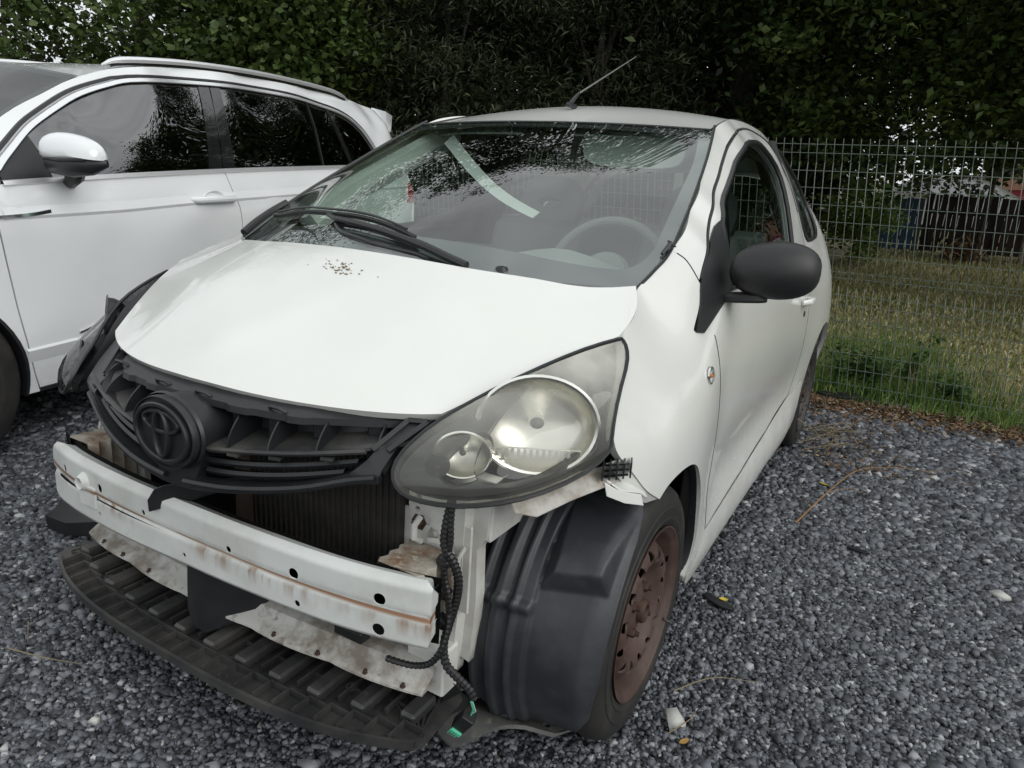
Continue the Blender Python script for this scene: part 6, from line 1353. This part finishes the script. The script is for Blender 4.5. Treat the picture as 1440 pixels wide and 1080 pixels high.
# left, close behind the large car: a climbing-plant hedge and willow-like bushes
tree('ivy_hedge', -6.1, 5.1, 3.6, (0, 0, 2.2, 2.0, .9, 2.2), LEAFS['ivy'], 'bright ivy-covered hedge behind the front of the white SUV', 'hedge', leaf=.085, n=36000, cl=.26, asp=.85, ncl=420, trunk_r=.06, shell=.35)
tree('ivy_hedge', -8.8, 3.6, 3.6, (0, 0, 2.1, 2.0, 1.2, 2.3), LEAFS['ivy'], 'ivy-covered hedge at the left edge of the view', 'hedge', leaf=.085, n=16000, cl=.26, asp=.85, ncl=260, trunk_r=.06, shell=.35)
tree('willow_bush', -3.95, 5.9, 4.4, (0, 0, 2.5, 1.5, .9, 2.5), LEAFS['willow'], 'grey green narrow-leaved bush behind the rear of the SUV', 'bush', leaf=.10, n=34000, cl=.30, asp=.18, droop=.5, ncl=260, trunk_r=.07, shell=.3)
tree('willow_bush', -2.35, 6.6, 4.2, (0, 0, 2.4, 1.3, .9, 2.4), LEAFS['willow'], 'darker narrow-leaved bush left of the small car roof', 'bush', leaf=.10, n=22000, cl=.30, asp=.18, droop=.5, ncl=220, trunk_r=.07, shell=.3)
# dark wall of trees behind
tree('broadleaf_tree', -1.2, 8.2, 8.6, (0, -.2, 4.4, 2.4, 1.9, 4.1), LEAFS['dark'], 'dark tree behind the roof of the small car', leaf=.10, n=30000, cl=.42, ncl=260, trunk_r=.2)
tree('broadleaf_tree', -1.0, 8.9, 6.4, (2.3, -1.8, 3.5, 2.8, 2.0, 2.15), LEAFS['mid'], 'leafy tree above the roof aerial with its branches over the fence', leaf=.085, n=62000, cl=.30, ncl=440, trunk_r=.10)
tree('broadleaf_tree', 4.6, 9.3, 6.0, (-1.2, -1.6, 3.3, 2.6, 2.0, 1.9), LEAFS['mid'], 'leafy tree over the lawn at the right with bright sky gaps', leaf=.09, n=46000, cl=.30, ncl=380, trunk_r=.14)
tree('broadleaf_tree', 7.2, 9.6, 6.0, (0, -1.2, 3.8, 2.2, 2.0, 2.0), LEAFS['mid'], 'leafy tree beyond the right edge of the view', leaf=.11, n=14000, cl=.38, ncl=190, trunk_r=.18)
tree('broadleaf_tree', -3.9, 8.6, 10.4, (0, -.4, 5.4, 2.7, 1.8, 5.1), LEAFS['dark'], 'dark tree rising behind the narrow-leaved bushes', leaf=.12, n=22000, cl=.45, ncl=240, trunk_r=.2)
tree('broadleaf_tree', -6.9, 8.0, 10.5, (0, 0, 5.6, 2.9, 1.8, 5.2), LEAFS['dark'], 'dark tree rising behind the ivy-covered hedge', leaf=.13, n=22000, cl=.45, ncl=260, trunk_r=.2)
tree('broadleaf_tree', -10.6, 6.5, 10.5, (0, 0, 5.6, 2.9, 2.0, 5.2), LEAFS['dark'], 'dark tree beyond the left edge of the view', leaf=.14, n=12000, cl=.5, ncl=200, trunk_r=.2)
tree('broadleaf_tree', 1.9, 12.6, 5.6, (0, 0, 3.35, 2.3, 1.3, 1.75), LEAFS['dark'], 'dark tree behind the branches right of the small car roof', leaf=.14, n=22000, cl=.36, ncl=300, trunk_r=.05, shell=.2)
tree('broadleaf_tree', 5.2, 12.9, 5.6, (0, 0, 3.45, 2.2, 1.3, 1.7), LEAFS['dark'], 'dark tree behind the branches at the right edge', leaf=.14, n=18000, cl=.36, ncl=280, trunk_r=.05, shell=.2)
tree('broadleaf_tree', -2.2, 11.5, 7.0, (0, 0, 3.8, 2.4, 1.3, 3.2), LEAFS['dark'], 'dark tree deep behind the small car', leaf=.16, n=16000, cl=.4, ncl=240, trunk_r=.10, shell=.2)
tree('laurel_bush', -.55, 11.6, 2.9, (0, 0, 1.75, 1.0, .8, 1.5), LEAFS['dark'], 'dark bush beyond the lawn right behind the tail of the small car', 'bush', leaf=.12, n=9000, cl=.24, ncl=160, trunk_r=.04, shell=.2, limbs=5)
# dense wood behind that
x = []; 
r_ = np.random.default_rng(77); n = 26000; P = np.stack([r_.uniform(-16, -.9, n), 12.5+r_.normal(0, .9, n), r_.uniform(.3, 8.5, n)], -1)
quads('far_wood', P, .34, LEAFS['dark'], 78, up=.2, asp=.7, kind='stuff')
n = 9000; P = np.stack([r_.uniform(-3.0, 18, n), 24+r_.normal(0, 1.2, n), r_.uniform(4.6, 8.5, n)], -1)
quads('far_wood', P, .30, LEAFS['dark'], 79, up=.2, asp=.7, kind='stuff')
n = 3200; P = np.stack([r_.uniform(-.6, 5.5, n), 17+r_.normal(0, .8, n), 2.1+np.abs(r_.normal(0, 1.0, n))], -1)
quads('far_bushes', P[np.sin(P[:, 0]*3.1)+P[:, 2]*.9 > 1.9], .17, LEAFS['dark'], 80, up=.2, asp=.7, kind='stuff')
# yellow-green shrub seen through the fence at the left of the lawn
tree('fresh_shrub', .22, 10.6, 1.5, (0, 0, .72, .55, .5, .55), island('fresh_leaves', [(.07, .12, .02), (.12, .19, .035), (.17, .24, .06)], .6, trans=.3), 'small fresh green shrub at the far edge of the lawn left of the blue boards', 'shrub', leaf=.09, n=1800, cl=.14, ncl=60, trunk_r=.02, limbs=4)

# ---------------------------------------------------------------- far side of the lawn
def boards(name, label, x0, x1, y, h, w, mats, seed, cat='fence', jitter=.03):
    e = empty(name, (x0, y, float(gz(x0, y)))); tag(e, label, cat); r_ = random.Random(seed); x = x0; me = None
    while x < x1:
        ww = w*r_.uniform(.8, 1.15); b = MB().box((0, 0, 0), (ww-.008, .025, h*r_.uniform(.94, 1.02)), ch=.003).build('board', r_.choice(mats), e, smooth=False)
        b.location = (x-x0+ww/2, r_.uniform(-.015, .015), h/2+.05+float(gz(x, y)-gz(x0, y))); b.rotation_euler = (0, r_.uniform(-jitter, jitter), 0); x += ww
    for z in (.25, h*.75): MB().box(((x1-x0)/2, .03, z), (x1-x0, .03, .07)).build('rail', mats[-1], e)
    return e
BR1 = mat('dark_brown_board', (.024, .015, .011), .8, noise=(5, (.022, .014, .011), .4, .6)); BR2 = mat('worn_brown_board', (.036, .023, .017), .8)
BL1 = mat('blue_board', (.030, .085, .16), .7, noise=(6, (.05, .11, .18), .4, .6)); BL2 = mat('grey_blue_board', (.075, .095, .12), .8)
boards('blue_board_fence', 'short run of blue painted boards at the back of the lawn', .38, 1.06, 13.0, .88, .088, [BL1, BL1, BL2], 4)
boards('brown_board_fence', 'narrow dark brown boards left of the blue ones', .12, .36, 13.02, .92, .09, [BR1], 5)
boards('brown_board_fence', 'long dark brown board fence right of the blue ones', 1.08, 5.4, 13.15, .96, .11, [BR1, BR1, BR2], 6)
MB_ = MB()
e = empty('wooden_pallet', (2.50, 12.4, float(gz(2.5, 12.4)))); tag(e, 'pale wooden pallet leaning against the brown board fence', 'pallet'); PW = mat('pallet_wood', (.20, .165, .12), .85, noise=(10, (.12, .10, .08), .4, .7))
for z in (.08, .26, .44, .62, .78): MB().box((.32, -.03, z), (.62, .02, .085), ch=.003).build('slat', PW, e)
for x in (.03, .32, .60): MB().box((x, .02, .43), (.07, .08, .82), ch=.003).build('stringer', PW, e)
e.rotation_euler = (R(-8), 0, 0)
n = 260; r_ = np.random.default_rng(31); x = r_.normal(1.72, .14, n); y = 12.2+r_.normal(0, .1, n); z = gz(x, y)+np.abs(r_.normal(0, .13, n))
quads('brushwood_pile', np.stack([x, y, z], -1), .22, LITTER, 7, up=.1, asp=.18)
# cars and a house past the fence
def farcar(name, label, x, y, m, h=1.42, L_=4.2, rz=0., dz=0.):
    e = empty(name, (x, y, float(gz(x, y))+dz)); e.rotation_euler = (0, 0, rz); tag(e, label, 'car')
    prof = [(-L_/2, .30), (-L_/2, .72), (-L_/2+.25, .90), (-L_*.26, 1.0), (-L_*.10, h-.05), (L_*.05, h), (L_*.26, h-.06), (L_*.42, 1.0), (L_/2-.05, .92), (L_/2, .6), (L_/2, .30)]
    P = crv(prof, 3); n_ = len(P); V = []
    for w, s_ in ((-.82, 1), (-.86, .985), (.86, .985), (.82, 1)):
        for a, z in P: V.append((a, w*(1-.22*max(0, z-.95)/.5), z))
    MB().add(V, [(i+k*n_, i+1+k*n_, i+1+(k+1)*n_, i+(k+1)*n_) for i in range(n_-1) for k in range(3)]+[tuple(range(n_))[::-1], tuple(range(3*n_, 4*n_))]).build('body', m, e)
    for s_ in (-1, 1):
        MB().add([(a, s_*(.865*(1-.22*max(0, z-.95)/.5)+.004), z) for a, z in ((-L_*.20, 1.0), (-L_*.09, h-.12), (L_*.06, h-.07), (L_*.25, h-.13), (L_*.36, 1.0))], [(0, 1, 2, 3, 4)]).build('side_glass', PRIV, e)
        for a in (-L_*.31, L_*.31): MB().lathe([(-.10, .18), (-.10, .31), (.10, .31), (.10, .18), (.10, .0001)], 24, (a, s_*.76, .31), axis='y').build('wheel', RUBBER, e)
    return e
WH = SPAINT; RD = mat('red_car_paint', (.20, .03, .04), .25, coat=.6); SV = mat('silver_car_paint', (.5, .52, .54), .3, metal=.5)
farcar('distant_car', 'white car half hidden behind the board fence above the blue boards', 1.1, 19.5, WH, dz=-.22, rz=.05)
farcar('distant_car', 'white van-like car seen through the fence far left of the lawn', -2.6, 20.5, WH, h=1.6, dz=-.1)
farcar('distant_car', 'red car above the brown board fence', 4.3, 21.5, RD, dz=-.02, rz=.03)
farcar('distant_car', 'silver car at the far right above the board fence', 8.2, 21.0, SV, dz=.0)
hs = empty('brick_house', (7.45, 31, float(gz(7.45, 31)))); tag(hs, 'red brick house wall with grey roof far beyond the lawn', 'house')
BRK = bpy.data.materials.new('brick_wall'); BRK.use_nodes = True; t = BRK.node_tree; bb = t.nodes.new('ShaderNodeTexBrick'); bb.inputs['Scale'].default_value = 5; bb.inputs['Color1'].default_value = (.33, .14, .085, 1); bb.inputs['Color2'].default_value = (.26, .11, .07, 1); bb.inputs['Mortar'].default_value = (.30, .26, .22, 1)
tcn = t.nodes.new('ShaderNodeTexCoord'); mpn = t.nodes.new('ShaderNodeMapping'); mpn.inputs['Rotation'].default_value = (R(90), 0, 0); t.links.new(tcn.outputs['Object'], mpn.inputs[0]); t.links.new(mpn.outputs[0], bb.inputs['Vector']); t.links.new(bb.outputs[0], t.nodes['Principled BSDF'].inputs['Base Color'])
MB().box((0, 3, 1.4), (9, 6, 3.4)).build('wall', BRK, hs)
MB().box((-5.2, 3, .0), (1.3, 5, 2.5)).build('garage', mat('grey_cladding', (.12, .125, .13), .8), hs)
MB().add([(-4.6, -.3, 3.1), (4.6, -.3, 3.1), (4.6, 6.3, 3.1), (-4.6, 6.3, 3.1), (-4.6, 3, 5.2), (4.6, 3, 5.2)], [(0, 1, 5, 4), (2, 3, 4, 5), (0, 4, 3), (1, 2, 5)]).build('roof', mat('slate_roof', (.07, .07, .075), .7), hs)
for x in (-2.8, .2, 3.0): MB().box((x, -.02, 1.6), (1.0, .06, 1.1)).build('window', PRIV, hs)
# trees beside the yard, seen only mirrored in glass and paint
tree('broadleaf_tree', 9.5, 5.6, 7.5, (0, 0, 4.2, 2.6, 2.6, 3.0), LEAFS['dark'], 'tree to the right of the yard', leaf=.16, n=9000, cl=.45, ncl=150, trunk_r=.18)
tree('broadleaf_tree', 15.5, 1.5, 5.5, (0, 0, 3.0, 2.8, 2.6, 2.0), LEAFS['dark'], 'tree farther to the right of the yard', leaf=.18, n=7000, cl=.45, ncl=130, trunk_r=.18)

# things of one kind that repeat share a group
GROUPS = {'tree': 'trees behind and beside the yard', 'hedge': 'ivy hedges behind the SUV', 'bush': 'bushes behind the cars', 'weed': 'weeds behind the wire fence', 'stone': 'pale stones in the gravel', 'leaf': 'fallen leaves', 'twig': 'twigs and stalks on the gravel', 'scrap': 'black plastic and rubber scraps on the ground'}
for o in list(SC.objects):
    if o.parent is None and o.get('category') in GROUPS and not o.get('group'): o['group'] = GROUPS[o['category']]
    if o.parent is None and o.name.startswith('distant_car'): o['group'] = 'cars parked past the lawn'
    if o.parent is None and o.name.startswith('brown_board_fence'): o['group'] = 'board fences at the end of the lawn'
